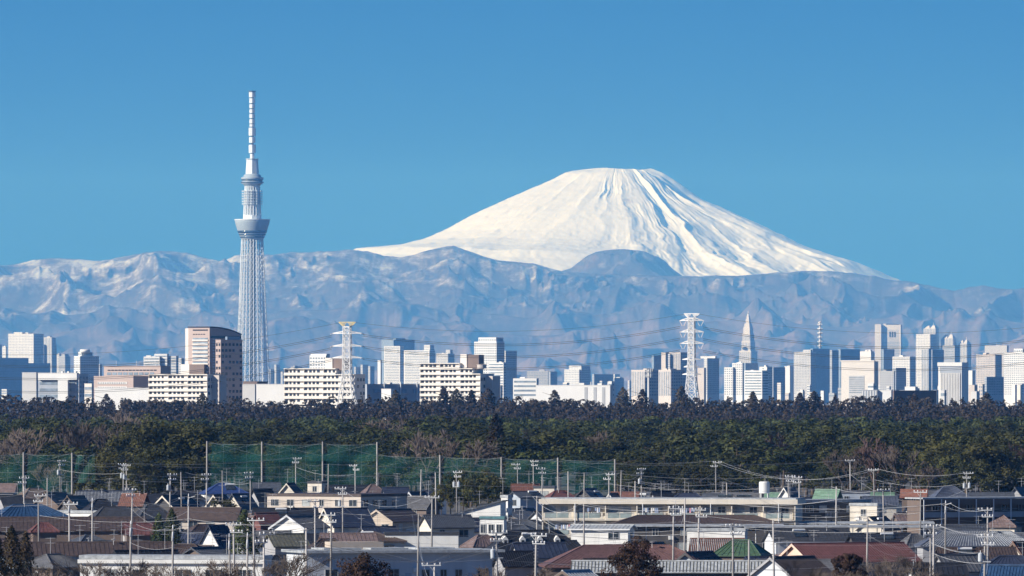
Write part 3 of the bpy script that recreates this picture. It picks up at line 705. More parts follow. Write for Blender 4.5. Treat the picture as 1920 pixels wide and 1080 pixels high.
def mast_tower():
    d = CD(13500); k = S * d
    building('dark glass block carrying the dish-covered mast', [(1519, 1524, 1557, 654)], d, 'glass', 'band', pent=False)
    e = empty('radio_mast', (PX(1538, d), d + 20, PZ(653, d))); tag(e, 'round steel radio mast ringed with dishes on a dark glass block', 'mast')
    zt = PZ(605, d) - PZ(653, d)
    MB().tube((0, 0, 0), (0, 0, zt), 2.2 * k, 1.9 * k, n=10).build('mast_core', W_['grey'], e)
    for i, y in enumerate((608, 616, 624, 632, 640, 648)):
        z = PZ(y, d) - PZ(653, d); r = (4.6, 5.2, 5.0, 4.4, 4.6, 4.2)[i] * k
        ring = MB().lathe([(2.0 * k, z - 2.2 * k), (r, z - 1.4 * k), (r, z + .6 * k), (2.0 * k, z + 1.3 * k)], 14).build('platform', W_['white'], e, True)
        m = MB()
        for a in (-2.5, -1.6, -.7): m.lathe([(.3, z - 1.6 * k), (1.3 * k, z - .6 * k), (1.3 * k, z + .4 * k), (.3, z + 1.2 * k)], 8, r * math.cos(a), r * math.sin(a))
        m.build('dish', m_tower, ring, True)
    MB().lathe([(3.6 * k, zt), (3.2 * k, zt + 1.5 * k), (.5, zt + 2.6 * k)], 14).build('dome', W_['white'], e, True)
mast_tower()
B('blue hazy block right of the dish-covered mast', [(1556, 1560, 1573, 657)], 13000, 'grey', 'band')
B('wide dark glass block behind the cream frame building', [(1571, 1576, 1614, 655)], 13800, 'glass', 'none')
B('pale block top above the cream frame building', [(1613, 1633, 1640, 659)], 12000, 'white', 'none')
def frame_building():
    d = CD(8000); k = S * d
    e = building('blank cream frame building with one large grey window field', [(1578, 1639, 1648, 678)], d, 'cream', 'none', pent=False, name='frame_building', th=18)
    c = math.cos(R(18)); f = lambda x: -(1639 - x) * k / c
    MB().box(f(1592), f(1621), -.25, .05, 0, PZ(704, d)).build('window_field', W_['pale'], e)
    m = MB()
    for i in range(9): m.box(f(1593), f(1620.5), -.4, -.25, PZ(708 + i * 3.6, d), PZ(706.5 + i * 3.6, d))
    tag(m.build('window', m_pane, e), kind='stuff')
    MB().box(f(1577), f(1639.6), -.5, 4, PZ(678, d), PZ(675.5, d)).build('cornice', W_['cream'], e)
    d = CD(8100); k = S * d
    e = building('white-framed building with a dark band above vertical slats', [(1760, 1803, 1818, 680)], d, 'white', 'none', pent=False, name='frame_building', th=20)
    c = math.cos(R(20)); f = lambda x: -(1803 - x) * k / c
    MB().box(f(1763), f(1801.5), -.25, .05, PZ(699, d), PZ(687.5, d)).build('dark_band', W_['slate'], e)
    MB().box(f(1763), f(1801.5), -.2, .05, 0, PZ(699.2, d)).build('slat_field', W_['pale'], e)
    for i in range(13): MB().box(f(1764 + i * 2.9), f(1764 + i * 2.9) + 1.5 * k, -1.1, -.2, 0, PZ(699.5, d)).build('slat', W_['white'], e)
    MB().box(f(1759), f(1804.2), -1.3, 5, PZ(686.5, d), PZ(679.5, d)).build('cornice', W_['white'], e)
frame_building()
def striped_tower():
    d = CD(20500); k = S * d
    e = building('tall slab tower with three dark slots near its top', [(1641, 1689, 1692, 609), (1641, 1652, 1655, 608), (1655, 1660, 1690, 607, 609)], d, 'pale', 'none', pent=False, name='skyscraper')
    W = 48 * k / math.cos(R(16))
    for x in (1668, 1672.5, 1677): MB().box(-(1689 - x) * k * 1.04, -(1689 - x) * k * 1.04 + 2.2 * k, -2.2, .05, PZ(632, d), PZ(622, d)).build('slot', m_paned, e)
    MB().box(-W * .5, -W * .08, -.3, .02, PZ(700, d), PZ(618, d)).build('front_panel', W_['grey'], e)
    m = MB(); face_windows(m, W, 25, PZ(640, d), 'band', 'x', k, off=.45); tag(m.build('window', m_pane, e), kind='stuff')
striped_tower()
B('dark blue block at the foot of the slotted slab tower', [(1653, 1657, 1678, 655)], 13500, 'glass', 'band')
B('white gridded block between the slotted slab tower and the tiered towers', [(1674, 1706, 1718, 669)], 11500, 'white', 'grid')
B('dark cube below the white gridded block', [(1676, 1680, 1700, 690)], 9800, 'slate', 'grid')
B('small grey block right of the cream frame building', [(1650, 1676, 1679, 696)], 9600, 'pale', 'grid')
def tiers():
    d = CD(19500)
    for lab, bx, apex in (('tallest of three stepped towers with pitched glass tops', (1732, 1754, 1761, 616), 610), ('middle one of three stepped towers with pitched glass tops', (1765, 1787, 1794, 634), 627), ('lowest and rightmost of three stepped towers with pitched glass tops', (1797, 1813, 1822, 644), 637)):
        e = building(lab, [bx], d, 'pale', 'vert', pent=False, name='skyscraper')
        k = S * d; W = (bx[1] - bx[0]) * k / math.cos(R(28)); D = (bx[2] - bx[1]) * k / math.sin(R(28)); z = PZ(bx[3], d) + .4
        for q in (0.05, .52):
            MB().solid([(-W * (q + .42), D * .1, z), (-W * q, D * .1, z), (-W * q, D * .9, z), (-W * (q + .42), D * .9, z)], [(-W * (q + .30), D * .4, PZ(apex + (2 if q > .3 else 0), d)), (-W * (q + .12), D * .4, PZ(apex, d)), (-W * (q + .12), D * .6, PZ(apex, d)), (-W * (q + .30), D * .6, PZ(apex + 2, d))]).build('pitched_top', W_['pale'], e)
        MB().tube((-W * .3, D * .5, z), (-W * .3, D * .5, PZ(apex - 5, d)), .35 * k, n=5).build('roof_mast', m_pyl, e)
tiers()
B('bright white gridded tower before the tallest stepped tower', [(1718, 1744, 1757, 627)], 15500, 'white', 'grid', pent=False)
B('pale rounded slim tower before the stepped towers', [(1728, 1741, 1747, 654)], 12000, 'pale', 'vert', pent=False)
B('blue-shaded block behind the white-framed slatted building', [(1743, 1748, 1771, 656)], 12500, 'slate', 'band')
B('blue-grey ribbed slab under the middle stepped tower', [(1768, 1790, 1800, 648)], 14500, 'grey', 'band', pent=False)
B('pinkish pale block with a shaded side near the right edge', [(1831, 1866, 1880, 665)], 10800, 'tan', 'grid')
B('hazy blank block with a roof crown near the right edge', [(1847, 1888, 1892, 648)], 13500, 'pale', 'none', mast=(.5, 6))
B('big white gridded flats slab cut by the right picture edge', [(1884, 1925, 1938, 661), (1902, 1918, 1926, 654, 661)], 9800, 'white', 'grid', name='apartment_tower', pent=False)
B('small white round-cornered block left of the pinkish pale block', [(1815, 1823, 1829, 695)], 9500, 'white', 'none')
B('dark low block right of the pinkish pale block', [(1846, 1850, 1884, 707)], 8800, 'slate', 'grid', pent=False)
def low_terrace():
    d = 5300; k = S * d
    e = B('low grey terrace with white piers at the wood edge, right', [(1616, 1645, 1648, 732)], d, 'slate', 'none', pent=False, group='buildings along the wood', name='low_building')
    for i in range(6): MB().box(-(1645 - 1617 - i * 5) * k * 1.04, -(1645 - 1617 - i * 5) * k * 1.04 + 1.6 * k, -.3, 0, 0, PZ(732.5, d)).build('pier', W_['white'], e)
    B('white low hall right of the grey terrace', [(1646, 1671, 1673, 732)], d, 'white', 'none', pent=False, group='buildings along the wood', name='low_building')
    B('small white box building at the wood edge before the slatted building', [(1697, 1716, 1719, 726)], 5600, 'white', 'none', pent=False, group='buildings along the wood', name='low_building')
    B('long dark low roof at the wood edge, right of the white low hall', [(1672, 1676, 1760, 733)], 5400, 'brown', 'none', pent=False, group='buildings along the wood', name='low_building')
low_terrace()
# cell phone mast
def cell_mast():
    d = 5000; k = S * d; e = empty('cell_mast', (PX(1216, d), d, 0)); tag(e, 'white tube mast with a cage of antennas left of the white pylon', 'mast')
    MB().tube((0, 0, 0), (0, 0, PZ(693, d)), .7, .55, n=10).build('mast_pole', W_['white'], e)
    for y in (696, 705):
        z = PZ(y, d); m = MB()
        for i in range(8):
            a = i * math.pi / 4; p = Vector((2.0 * math.cos(a), 2.0 * math.sin(a), z)); b2 = i * math.pi / 4 + math.pi / 4
            m.tube(p, (2.0 * math.cos(b2), 2.0 * math.sin(b2), z), .12, n=4); m.tube((0, 0, z), p, .1, n=4)
        m.build('antenna_frame', W_['white'], e)
        for i in range(6):
            a = i * math.pi / 3; MB().box(-.2, .2, -.12, .12, 0, 2.4).build('panel_antenna', W_['white'], e, loc=(2.1 * math.cos(a), 2.1 * math.sin(a), z - .9))
    for i in (-1, 0, 1): MB().tube((i * .9, 0, PZ(693, d)), (i * .9, 0, PZ(688, d)), .08, n=4).build('whip_antenna', m_pyl, e)
cell_mast()
# small hazy roofs low on the skyline; each is placed by the nearest building one can name
NAMED_ = [q for q in NAMED if len(q[2].split()) <= 12]
for i in range(64):
    x = rng.uniform(0, 1925) if i % 3 else rng.uniform(1450, 1930); d = rng.uniform(6500, 10500); w_ = rng.uniform(7, 18)
    y = rng.uniform(718, 738) if x > 1150 else rng.uniform(712, 734)
    wl = rng.choice(('white', 'pale', 'white', 'cream', 'grey', 'tan')); cw = {'white': 'white', 'pale': 'pale grey', 'cream': 'cream', 'grey': 'grey', 'tan': 'tan'}[wl]
    B(f'tiny {cw} block below the {near_label(x, y)}', [(x, x + w_ * .62, x + w_, y)], d, wl, rng.choice(('grid', 'band', 'none')), pent=False, name='low_building', group='far low roofs')
for i in range(24):
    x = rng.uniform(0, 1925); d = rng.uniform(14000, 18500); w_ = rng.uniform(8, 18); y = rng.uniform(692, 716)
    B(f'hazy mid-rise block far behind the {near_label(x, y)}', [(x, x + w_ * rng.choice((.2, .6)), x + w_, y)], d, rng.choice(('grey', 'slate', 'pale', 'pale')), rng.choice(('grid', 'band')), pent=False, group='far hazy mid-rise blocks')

# ================================================================== vegetation
def m_leaf(name, c0, c1, hue=0.02, val=0.25, patch=0.11):
    m = bpy.data.materials.new(name); m.use_nodes = True; n = m.node_tree.nodes; l = m.node_tree.links
    b = n['Principled BSDF']; b.inputs['Roughness'].default_value = 0.75; b.inputs['Specular IOR Level'].default_value = 0.15
    g_ = n.new('ShaderNodeNewGeometry'); nz = n.new('ShaderNodeTexNoise'); nz.inputs['Scale'].default_value = patch; nz.inputs['Detail'].default_value = 5
    l.new(g_.outputs['Position'], nz.inputs[0])
    ad = n.new('ShaderNodeMath'); ad.operation = 'MULTIPLY_ADD'; ad.inputs[1].default_value = 0.16; l.new(g_.outputs['Random Per Island'], ad.inputs[0])
    sb = n.new('ShaderNodeMath'); sb.operation = 'SUBTRACT'; sb.inputs[1].default_value = 0.08; l.new(nz.outputs[0], sb.inputs[0]); l.new(sb.outputs[0], ad.inputs[2])
    cr = n.new('ShaderNodeValToRGB'); e = cr.color_ramp.elements; e[0].position = .3; e[0].color = (*c0, 1); e[1].position = .72; e[1].color = (*c1, 1); l.new(ad.outputs[0], cr.inputs[0])
    oi = n.new('ShaderNodeObjectInfo'); hs = n.new('ShaderNodeHueSaturation')
    for out, lo, hi in (('Hue', .5 - hue, .5 + hue), ('Value', 1 - val, 1 + val)):
        mr = n.new('ShaderNodeMapRange'); mr.inputs[3].default_value = lo; mr.inputs[4].default_value = hi; l.new(oi.outputs['Random'], mr.inputs[0]); l.new(mr.outputs[0], hs.inputs[out])
    l.new(cr.outputs[0], hs.inputs['Color']); l.new(hs.outputs[0], b.inputs['Base Color'])
    tr = n.new('ShaderNodeBsdfTranslucent'); l.new(hs.outputs[0], tr.inputs[0]); mx = n.new('ShaderNodeMixShader'); mx.inputs[0].default_value = .18
    l.new(b.outputs[0], mx.inputs[1]); l.new(tr.outputs[0], mx.inputs[2]); l.new(mx.outputs[0], n['Material Output'].inputs[0])
    return m
m_pine = m_leaf('pine_needles', (0.014, 0.020, 0.007), (0.092, 0.098, 0.031), .02, .38)
m_broad = m_leaf('evergreen_leaves', (0.014, 0.019, 0.006), (0.092, 0.092, 0.030), .015, .25)
m_crypt = m_leaf('winter_cedar_needles', (0.022, 0.022, 0.016), (0.098, 0.072, 0.050), .03, .3)
m_cedar = m_leaf('green_cedar_needles', (0.030, 0.045, 0.020), (0.130, 0.150, 0.060), .01, .1)
m_rust = m_leaf('rusty_brown_leaves', (0.026, 0.016, 0.011), (0.100, 0.056, 0.036), .01, .12, .6)
m_mix = m_leaf('cedar_half_rusty', (0.020, 0.026, 0.014), (0.110, 0.075, 0.040), .02, .1, .5)
m_bamboo = m_leaf('olive_bamboo_leaves', (0.050, 0.052, 0.016), (0.150, 0.140, 0.050), .01, .1, .4)
m_olive = m_leaf('olive_evergreen_leaves', (0.020, 0.025, 0.008), (0.135, 0.130, 0.042), .012, .15)
m_bark = mat('bark_grey_brown', (0.11, 0.085, 0.065), .9, .25, 2.0)
m_twig = mat('bare_twigs', (0.125, 0.098, 0.080), .9, .2, 1.0, rand=.25)
m_twigr = mat('reddish_bare_twigs', (0.125, 0.078, 0.064), .9, .2, 1.0)

def leaves(rs, centres, normals, size, jit=0.8):
    n = len(centres); nr = normals + jit * rs.normal(size=(n, 3)); nr /= np.linalg.norm(nr, axis=1)[:, None] + 1e-9
    a = rs.normal(size=(n, 3)); u = np.cross(nr, a); u /= np.linalg.norm(u, axis=1)[:, None] + 1e-9; v = np.cross(nr, u)
    s = (size * rs.uniform(.55, 1.25, n))[:, None] * .5; s2 = s * rs.uniform(.5, 1.0, n)[:, None]
    c = centres
    V = np.stack([c - u * s, c - v * s2 , c + u * s, c + v * s2], 1).reshape(-1, 3)
    return V, np.arange(4 * n).reshape(-1, 4)
def blob_crown(rs, pads, per, size, flat=0.5, top=None, jit=0.5):
    C = []; N = []
    for (c, r) in pads:
        d = rs.normal(size=(per, 3)); d /= np.linalg.norm(d, axis=1)[:, None]
        rad = rs.uniform(.5, 1.05, per) ** .45
        p = d * rad[:, None] * r; p[:, 2] *= flat; C.append(c + p); N.append(d * np.array([1, 1, .8]) + np.array([0, 0, .45]))
    V, F = leaves(rs, np.concatenate(C), np.concatenate(N), size, jit)
    if top: V[:, 2] *= top / V[:, 2].max()
    return V, F
def pine_crown(seed, h=15., r=4.4, npad=30, per=105, size=.52):
    rs = np.random.RandomState(seed); pads = []
    lean = rs.uniform(-.8, .8, 2)
    for i in range(npad):
        a = rs.uniform(0, 6.283); q = math.sqrt(rs.rand()) * r * rs.uniform(.75, 1.1)
        z = h * (.30 + .66 * (1 - (q / r / 1.1) ** 2) * rs.uniform(.45, 1.0)) ; z = min(z, h - .3)
        pads.append((np.array([q * math.cos(a) + lean[0], q * math.sin(a) + lean[1], z]), rs.uniform(1.1, 2.0)))
    return blob_crown(rs, pads, per, size, .60, h, .26)
def broad_crown(seed, h=17., r=6., npad=44, per=90, size=.52, low=.16):
    rs = np.random.RandomState(seed); pads = []
    for i in range(npad):
        d = rs.normal(size=3); d /= np.linalg.norm(d); d[2] = abs(d[2]) * 1.0 - .25 * rs.rand()
        q = rs.uniform(.62, .95); hc = h * (low + .30); c = np.array([d[0] * r * q, d[1] * r * q, hc + d[2] * (h - hc) * q * 1.0])
        pads.append((c, rs.uniform(.16, .30) * r))
    return blob_crown(rs, pads, per, size, .8, h, .3)
def cone_crown(seed, h=20., r=3.0, n=1500, size=.6, low=.12, droop=.35, lump=9):
    rs = np.random.RandomState(seed); t = rs.rand(n) ** .75; z = h * (low + (1 - low) * (1 - t)) if False else h * (1 - (1 - low) * t)
    a = rs.uniform(0, 6.283, n); rr = r * t ** .6 * (0.62 + .38 * np.sin(z * 2.1 + a * 2 + seed) ** 2) * (1 + .22 * np.sin(a * lump + z * 1.7))
    q = rr * rs.uniform(.35, 1.05, n) ** .5
    C = np.stack([q * np.cos(a), q * np.sin(a), z - droop * q], 1); N = np.stack([np.cos(a), np.sin(a), np.full(n, .55)], 1)
    return leaves(rs, C, N, size)
def bare_tree(seed, h=10., r0=.22, spread=.55, depth=5, rmin=.035):
    rg = random.Random(seed); mb = MB()
    def grow(p, d, L, r, k):
        q = p + d * L; mb.tube(p, q, r, r * .68, n=5 if k > 2 else 3, cap=False)
        if k == 0: return
        for _ in range(3 if k > 1 else 4):
            ax = Vector((rg.gauss(0, 1), rg.gauss(0, 1), rg.gauss(0, .6))); nd = (d + ax.normalized() * rg.uniform(spread * .6, spread * 1.3)); nd.z += .12; nd.normalize()
            st = p.lerp(q, rg.uniform(.55, 1.0)); grow(st, nd, L * rg.uniform(.62, .85), max(rmin, r * .58), k - 1)
    grow(Vector((0, 0, 0)), Vector((0, 0, 1)), h * .30, r0, depth)
    zz = max(v[2] for v in mb.v); mb.v = [(x * h / zz, y * h / zz, z * h / zz) for x, y, z in mb.v]
    return mb
def trunk_mesh(name, h, r, frac=.75, limbs=5, seed=0):
    rg = random.Random(seed); mb = MB(); p = Vector((0, 0, 0)); n = 5
    for i in range(n):
        q = Vector((p.x + rg.uniform(-.15, .15), p.y + rg.uniform(-.15, .15), h * frac * (i + 1) / n)); mb.tube(p, q, r * (1 - .75 * i / n), r * (1 - .75 * (i + 1) / n), n=7, cap=False); p = q
    for i in range(limbs):
        z = h * rg.uniform(.42, frac); a = rg.uniform(0, 6.28); L = h * rg.uniform(.12, .24)
        mb.tube((0, 0, z), (L * math.cos(a), L * math.sin(a), z + L * .45), r * .35, r * .12, n=5, cap=False)
    return mb.mesh(name, m_bark, True)
TREES = {}
def variant(kind, i, V, F, m, h, r, tr=.25, frac=.75):
    TREES.setdefault(kind, []).append(dict(crown=np_mesh('crown', V, F, m, False), trunk=trunk_mesh('trunk', h, tr, frac, 5, i), h=h, r=r))
for i in range(9):
    variant('pine', i, *pine_crown(100 + i, 15, 3.9 + .25 * i, 17 + i), m_pine, 15., 4.5, .24, .82)
for i in range(5):
    variant('broad', i, *broad_crown(200 + i, 17, 5.4 + .3 * i), m_broad, 17., 6., .35, .6)
for i in range(4):
    variant('olive', i, *broad_crown(240 + i, 17, 5.6 + .3 * i, 52, 95, .5, .12), m_olive, 17., 6., .35, .6)
for i in range(4):
    variant('crypt', i, *cone_crown(300 + i, 20, 3.8 + .4 * i, 1800, .75), m_crypt, 20., 3.3, .28, .9)
variant('cedar', 0, *cone_crown(331, 10, 3.1, 4200, .34, .06, .30), m_cedar, 10., 2.9, .2, .92)
variant('cedar', 1, *cone_crown(337, 10, 2.8, 4200, .34, .06, .26, 7), m_cedar, 10., 2.9, .2, .92)
variant('mixcedar', 0, *cone_crown(341, 12, 2.6, 6500, .26, .08, .22, 8), m_mix, 12., 2.6, .2, .92)
variant('rust', 0, *broad_crown(401, 11, 3.6, 95, 130, .26, .10), m_rust, 11., 3.6, .2, .6)
variant('rust', 1, *broad_crown(404, 10, 4.5, 110, 130, .28, .08), m_rust, 10., 4.5, .2, .6)
variant('rust', 2, *broad_crown(409, 9.7, 1.9, 46, 110, .22, .40), m_rust, 9.7, 1.9, .14, .7)
variant('bamboo', 0, *broad_crown(421, 12, 3.6, 50, 80, .34, .18), m_bamboo, 12., 3.8, .18, .7)
variant('bamboo', 1, *broad_crown(422, 12, 3.2, 50, 80, .34, .2), m_broad, 12., 3.8, .18, .7)
BARE = []
for i, (h_, sp_, dp) in enumerate(((12, .55, 5), (11, .7, 5), (13, .45, 5))):
    mb = bare_tree(500 + i, h_, .2, sp_, dp, .05); BARE.append((mb.mesh('branches', m_twig), h_))
mbr = bare_tree(520, 12, .2, .6, 5, .06); BARER = (mbr.mesh('branches', m_twigr), 12)
BNEAR = [(bare_tree(530 + i, 8, .11, .6, 5, .016).mesh('branches', m_twig), 8) for i in range(3)]
SPECIES = {'pine': ('pine_tree', 'pine'), 'broad': ('evergreen_tree', 'tree'), 'olive': ('evergreen_tree', 'tree'), 'crypt': ('cedar_tree', 'cedar'), 'cedar': ('cedar_tree', 'cedar'), 'mixcedar': ('cedar_tree', 'cedar'), 'rust': ('rusty_tree', 'tree'), 'bamboo': ('bamboo_clump', 'bamboo')}
def plant(kind, x, ytop, d, label, group=None, vi=None, fat=1.0, rz=None, name=None):
    vs = TREES[kind]; v = vs[rng.randrange(len(vs)) if vi is None else vi]
    h_ = PZ(ytop, d); s_ = h_ / v['h']
    e = empty(name or SPECIES[kind][0], (PX(x, d), d, 0), rng.uniform(0, 6.28) if rz is None else rz)
    e.scale = (s_ * fat * rng.uniform(.92, 1.08), s_ * fat * rng.uniform(.92, 1.08), s_)
    tag(e, label, SPECIES[kind][1], group)
    link(bpy.data.objects.new('crown', v['crown']), e); link(bpy.data.objects.new('trunk', v['trunk']), e)
    return e
def plant_bare(me_h, x, ytop, d, label, group=None, fat=1.0):
    me, h0 = me_h; s_ = PZ(ytop, d) / h0
    o = bpy.data.objects.new('bare_tree', me); o.location = (PX(x, d), d, 0); o.rotation_euler = (0, 0, rng.uniform(0, 6.28)); o.scale = (s_ * fat, s_ * fat, s_)
    tag(link(o), label, 'tree', group); return o
NEARPINE = 'dark green pine among the crowded crowns of the near wood'
def zone_of(x):
    return next(z for xx, z in ((180, 'behind the left net'), (390, 'behind the big olive clump'), (550, 'behind the left bay of the tall net'), (708, 'behind the right bay of the tall net'), (940, 'behind the left half of the low net'), (1155, 'behind the right half of the low net'), (1340, 'just right of the nets'), (1560, 'left of the reddish bare tree'), (1710, 'behind the reddish bare tree'), (1890, 'behind the right-hand clump'), (9999, 'at the right picture edge')) if x < xx)
# rows of the wood, nearest first: individuals
cnt = 0
def canopy(x, base):
    """photograph row of the tree tops over column x"""
    b_ = base + 7 * math.sin(x / 97.0) + 5 * math.sin(x / 41.0 + 2)
    return b_
for row, (d, yt, jit) in enumerate(((2075, 838, 22), (2140, 826, 20), (2220, 816, 18), (2330, 808, 15), (2470, 801, 12), (2640, 796, 9), (2830, 791, 8))):
    step = 9.6 / (S * d); x = -110 + rng.uniform(0, step)
    while x < 2050:
        y = canopy(x + row * 60, yt) + rng.uniform(-jit, jit)
        if 150 < x < 390 and d < 2300: y += 4
        kind = 'broad' if (rng.random() < .16 or 1690 < x < 1890 and row < 2) else 'pine'
        zone = zone_of(x)
        nm_ = ('front', 'second', 'third', 'fourth', 'fifth', 'sixth', 'rear')[row]
        plant(kind, x, y, d + rng.uniform(-18, 18), (f'dark green pine in the {nm_} row {zone}' if kind == 'pine' else f'rounded evergreen in the {nm_} row {zone}'), 'trees of the near wood', fat=rng.uniform(1.3, 2.25))
        cnt += 1; x += step * rng.uniform(.75, 1.2)
# low trees along the edge of the wood
for i in range(46):
    x = rng.uniform(1160, 2030) if i % 2 else rng.uniform(-90, 1160)
    plant(rng.choice(('pine', 'broad', 'broad')), x, rng.uniform(862, 892), rng.uniform(2010, 2040), f'low dark evergreen on the shaded wood edge, {zone_of(x)}', 'edge trees of the wood', fat=1.5)
# the big rounded evergreens at both sides
for i, (x, y, d) in enumerate(((172, 872, 1985), (205, 838, 1995), (238, 805, 2005), (278, 782, 2015), (322, 772, 2020), (362, 788, 2015), (300, 830, 1990), (350, 845, 1990), (392, 812, 2030), (258, 850, 1982))):
    w9 = ('lowest, leftmost', 'second from the left', 'upper left', 'tall left-centre', 'tallest', 'tall right-centre', 'middle front', 'front right', 'rightmost', 'front left')[i]
    plant('olive', x, y, d, f'{w9} evergreen of the olive clump beside the tall net', 'clump of evergreens left of the net', fat=1.3)
for i, (x, y, d) in enumerate(((1722, 842, 2005), (1760, 815, 2015), (1802, 800, 2025), (1842, 812, 2020), (1785, 850, 1995), (1835, 860, 1992), (1880, 835, 2030))):
    w9 = ('leftmost', 'upper left', 'tallest', 'upper right', 'front left', 'front right', 'rightmost')[i]
    plant('olive', x, y, d, f'{w9} evergreen of the rounded clump near the right edge', 'clump of evergreens at right', fat=1.3)
for x, y, d, lab, r_ in ((800, 803, 2040, 'pale leafless tree behind the net, left of its neighbour', 0), (878, 822, 2030, 'smaller pale leafless tree behind the net', 1), (1640, 818, 2000, 'wide reddish-brown leafless tree before the wood', 3), (1590, 842, 1990, 'leafless brown tree left of the wide reddish one', 0), (1690, 835, 1990, 'leafless brown tree between the wide reddish one and the green clump', 2), (1735, 872, 1975, 'low pale leafless tree before the right-hand clump', 1), (140, 790, 2150, 'grey leafless tree above the left net', 2), (60, 800, 2100, 'grey-brown leafless tree at far left above the net', 1), (95, 868, 1985, 'thin leafless tree behind the left net', 0), (185, 788, 2200, 'leafless crown between pines, left of the olive clump', 0), (1900, 830, 2040, 'reddish leafless tree at the right edge', 3), (20, 822, 2060, 'leafless tree cut by the left edge above the net', 0), (1110, 806, 2230, 'leafless crown among pines above the right end of the low net', 2), (1450, 812, 2160, 'brown leafless crown among pines right of centre', 3), (720, 784, 2500, 'small leafless crown far back above the tall net', 1), (760, 772, 3000, 'faint leafless crown at the back of the pines', 0), (1000, 800, 2250, 'leafless crown right of the conical brown tree', 1), (230, 770, 2700, 'leafless crown behind the olive clump', 2)):
    plant_bare(BARER if r_ == 3 else BARE[r_], x, y, d, lab, 'leafless trees of the wood', 1.25)
def brown_cone():
    e = plant('crypt', 930, 776, 2120, 'reddish-brown bare conical tree rising out of the pines', 'trees of the near wood', vi=1, fat=1.3)
brown_cone()
# farther rows: one mass
def wood_mass(name, rows, kinds, m, label, per_tree):
    rs = np.random.RandomState(5); VV = []; FF = []; nb = 0
    lib = []
    for k_ in kinds:
        for q in range(4):
            if k_ == 'pine': lib.append(pine_crown(600 + q, 15, 4.8, 20, per_tree // 20, .95) + (15.,))
            elif k_ == 'broad': lib.append(broad_crown(640 + q, 15, 5.2, 22, per_tree // 22, 1.0, .1) + (15.,))
            else: lib.append(cone_crown(680 + q, 20, 5.0, per_tree, 1.1, .05) + (20.,))
    for (d, yt, jit, x0, x1, step_m) in rows:
        x = x0
        while x < x1:
            V, F, h0 = lib[rs.randint(len(lib))]; y = canopy(x * .8 + d, yt) * .35 + yt * .65 + rs.uniform(-jit, jit); dd = d + rs.uniform(-25, 25)
            s_ = PZ(y, dd) / h0; a = rs.uniform(0, 6.28); c, s2 = math.cos(a), math.sin(a); f = s_ * rs.uniform(1.0, 1.35)
            W3 = np.stack([(V[:, 0] * c - V[:, 1] * s2) * f + PX(x, dd), (V[:, 0] * s2 + V[:, 1] * c) * f + dd, V[:, 2] * s_], 1)
            VV.append(W3); FF.append(F + nb); nb += len(V); x += step_m / (S * d) * rs.uniform(.7, 1.25)
    o = bpy.data.objects.new(name, np_mesh(name, np.concatenate(VV), np.concatenate(FF), m, False)); tag(link(o), label, 'wood', kind='stuff')
wood_mass('pine_wood', [(3000, 789, 6, -170, 2090, 7), (3250, 786, 5, -170, 2090, 7), (3500, 783, 5, -170, 2090, 7)], ('pine', 'broad'), m_pine, 'dark green mass of pines farther back', 620)
wood_mass('cedar_wood', [(3750, 779, 5, -170, 2090, 6.5), (3950, 774, 5, -170, 2090, 6.5), (4150, 768, 5, -170, 2090, 6.5), (4350, 762, 5, -170, 2090, 6.5), (4500, 756, 5, -170, 2090, 6.5), (4620, 751, 5, -170, 2090, 6.5), (4720, 747, 5, -170, 2090, 7)], ('broad', 'broad', 'crypt'), m_crypt, 'dark reddish belt of cedars at the back of the wood', 430)
for x, y in ((742, 731), (832, 726), (856, 729), (884, 731), (915, 727), (1040, 731), (1168, 726), (1205, 730), (1278, 724), (1412, 734), (1500, 736), (1526, 733), (1715, 737), (1850, 736), (200, 739), (380, 737)):
    plant('crypt', x, y, 4600 + rng.uniform(-30, 30), f'tall dark cedar topping the wood below the {near_label(x, y, 8)}', 'tall cedars on the wood skyline', fat=1.6)

# ================================================================== ball nets
def m_net():
    m = bpy.data.materials.new('green_net'); m.use_nodes = True; n = m.node_tree.nodes; l = m.node_tree.links
    b = n['Principled BSDF']; b.inputs['Base Color'].default_value = (0.010, 0.115, 0.090, 1); b.inputs['Roughness'].default_value = .8
    t = n.new('ShaderNodeBsdfTransparent'); mx = n.new('ShaderNodeMixShader')
    tc_ = n.new('ShaderNodeTexCoord'); nz = n.new('ShaderNodeTexNoise'); nz.inputs['Scale'].default_value = .25; nz.inputs['Detail'].default_value = 3; l.new(tc_.outputs['Object'], nz.inputs[0])
    mr = n.new('ShaderNodeMapRange'); mr.inputs[1].default_value = .35; mr.inputs[2].default_value = .65; mr.inputs[3].default_value = .20; mr.inputs[4].default_value = .40; l.new(nz.outputs[0], mr.inputs[0])
    l.new(mr.outputs[0], mx.inputs[0]); l.new(t.outputs[0], mx.inputs[1]); l.new(b.outputs[0], mx.inputs[2]); l.new(mx.outputs[0], n['Material Output'].inputs[0]); return m
NET = m_net(); m_conc = mat('weathered_concrete_pole', (0.42, 0.39, 0.36), .85, .18, .6, streak=True); m_cable = mat('pale_cable', (0.34, 0.37, 0.37), .5, .1, 1)
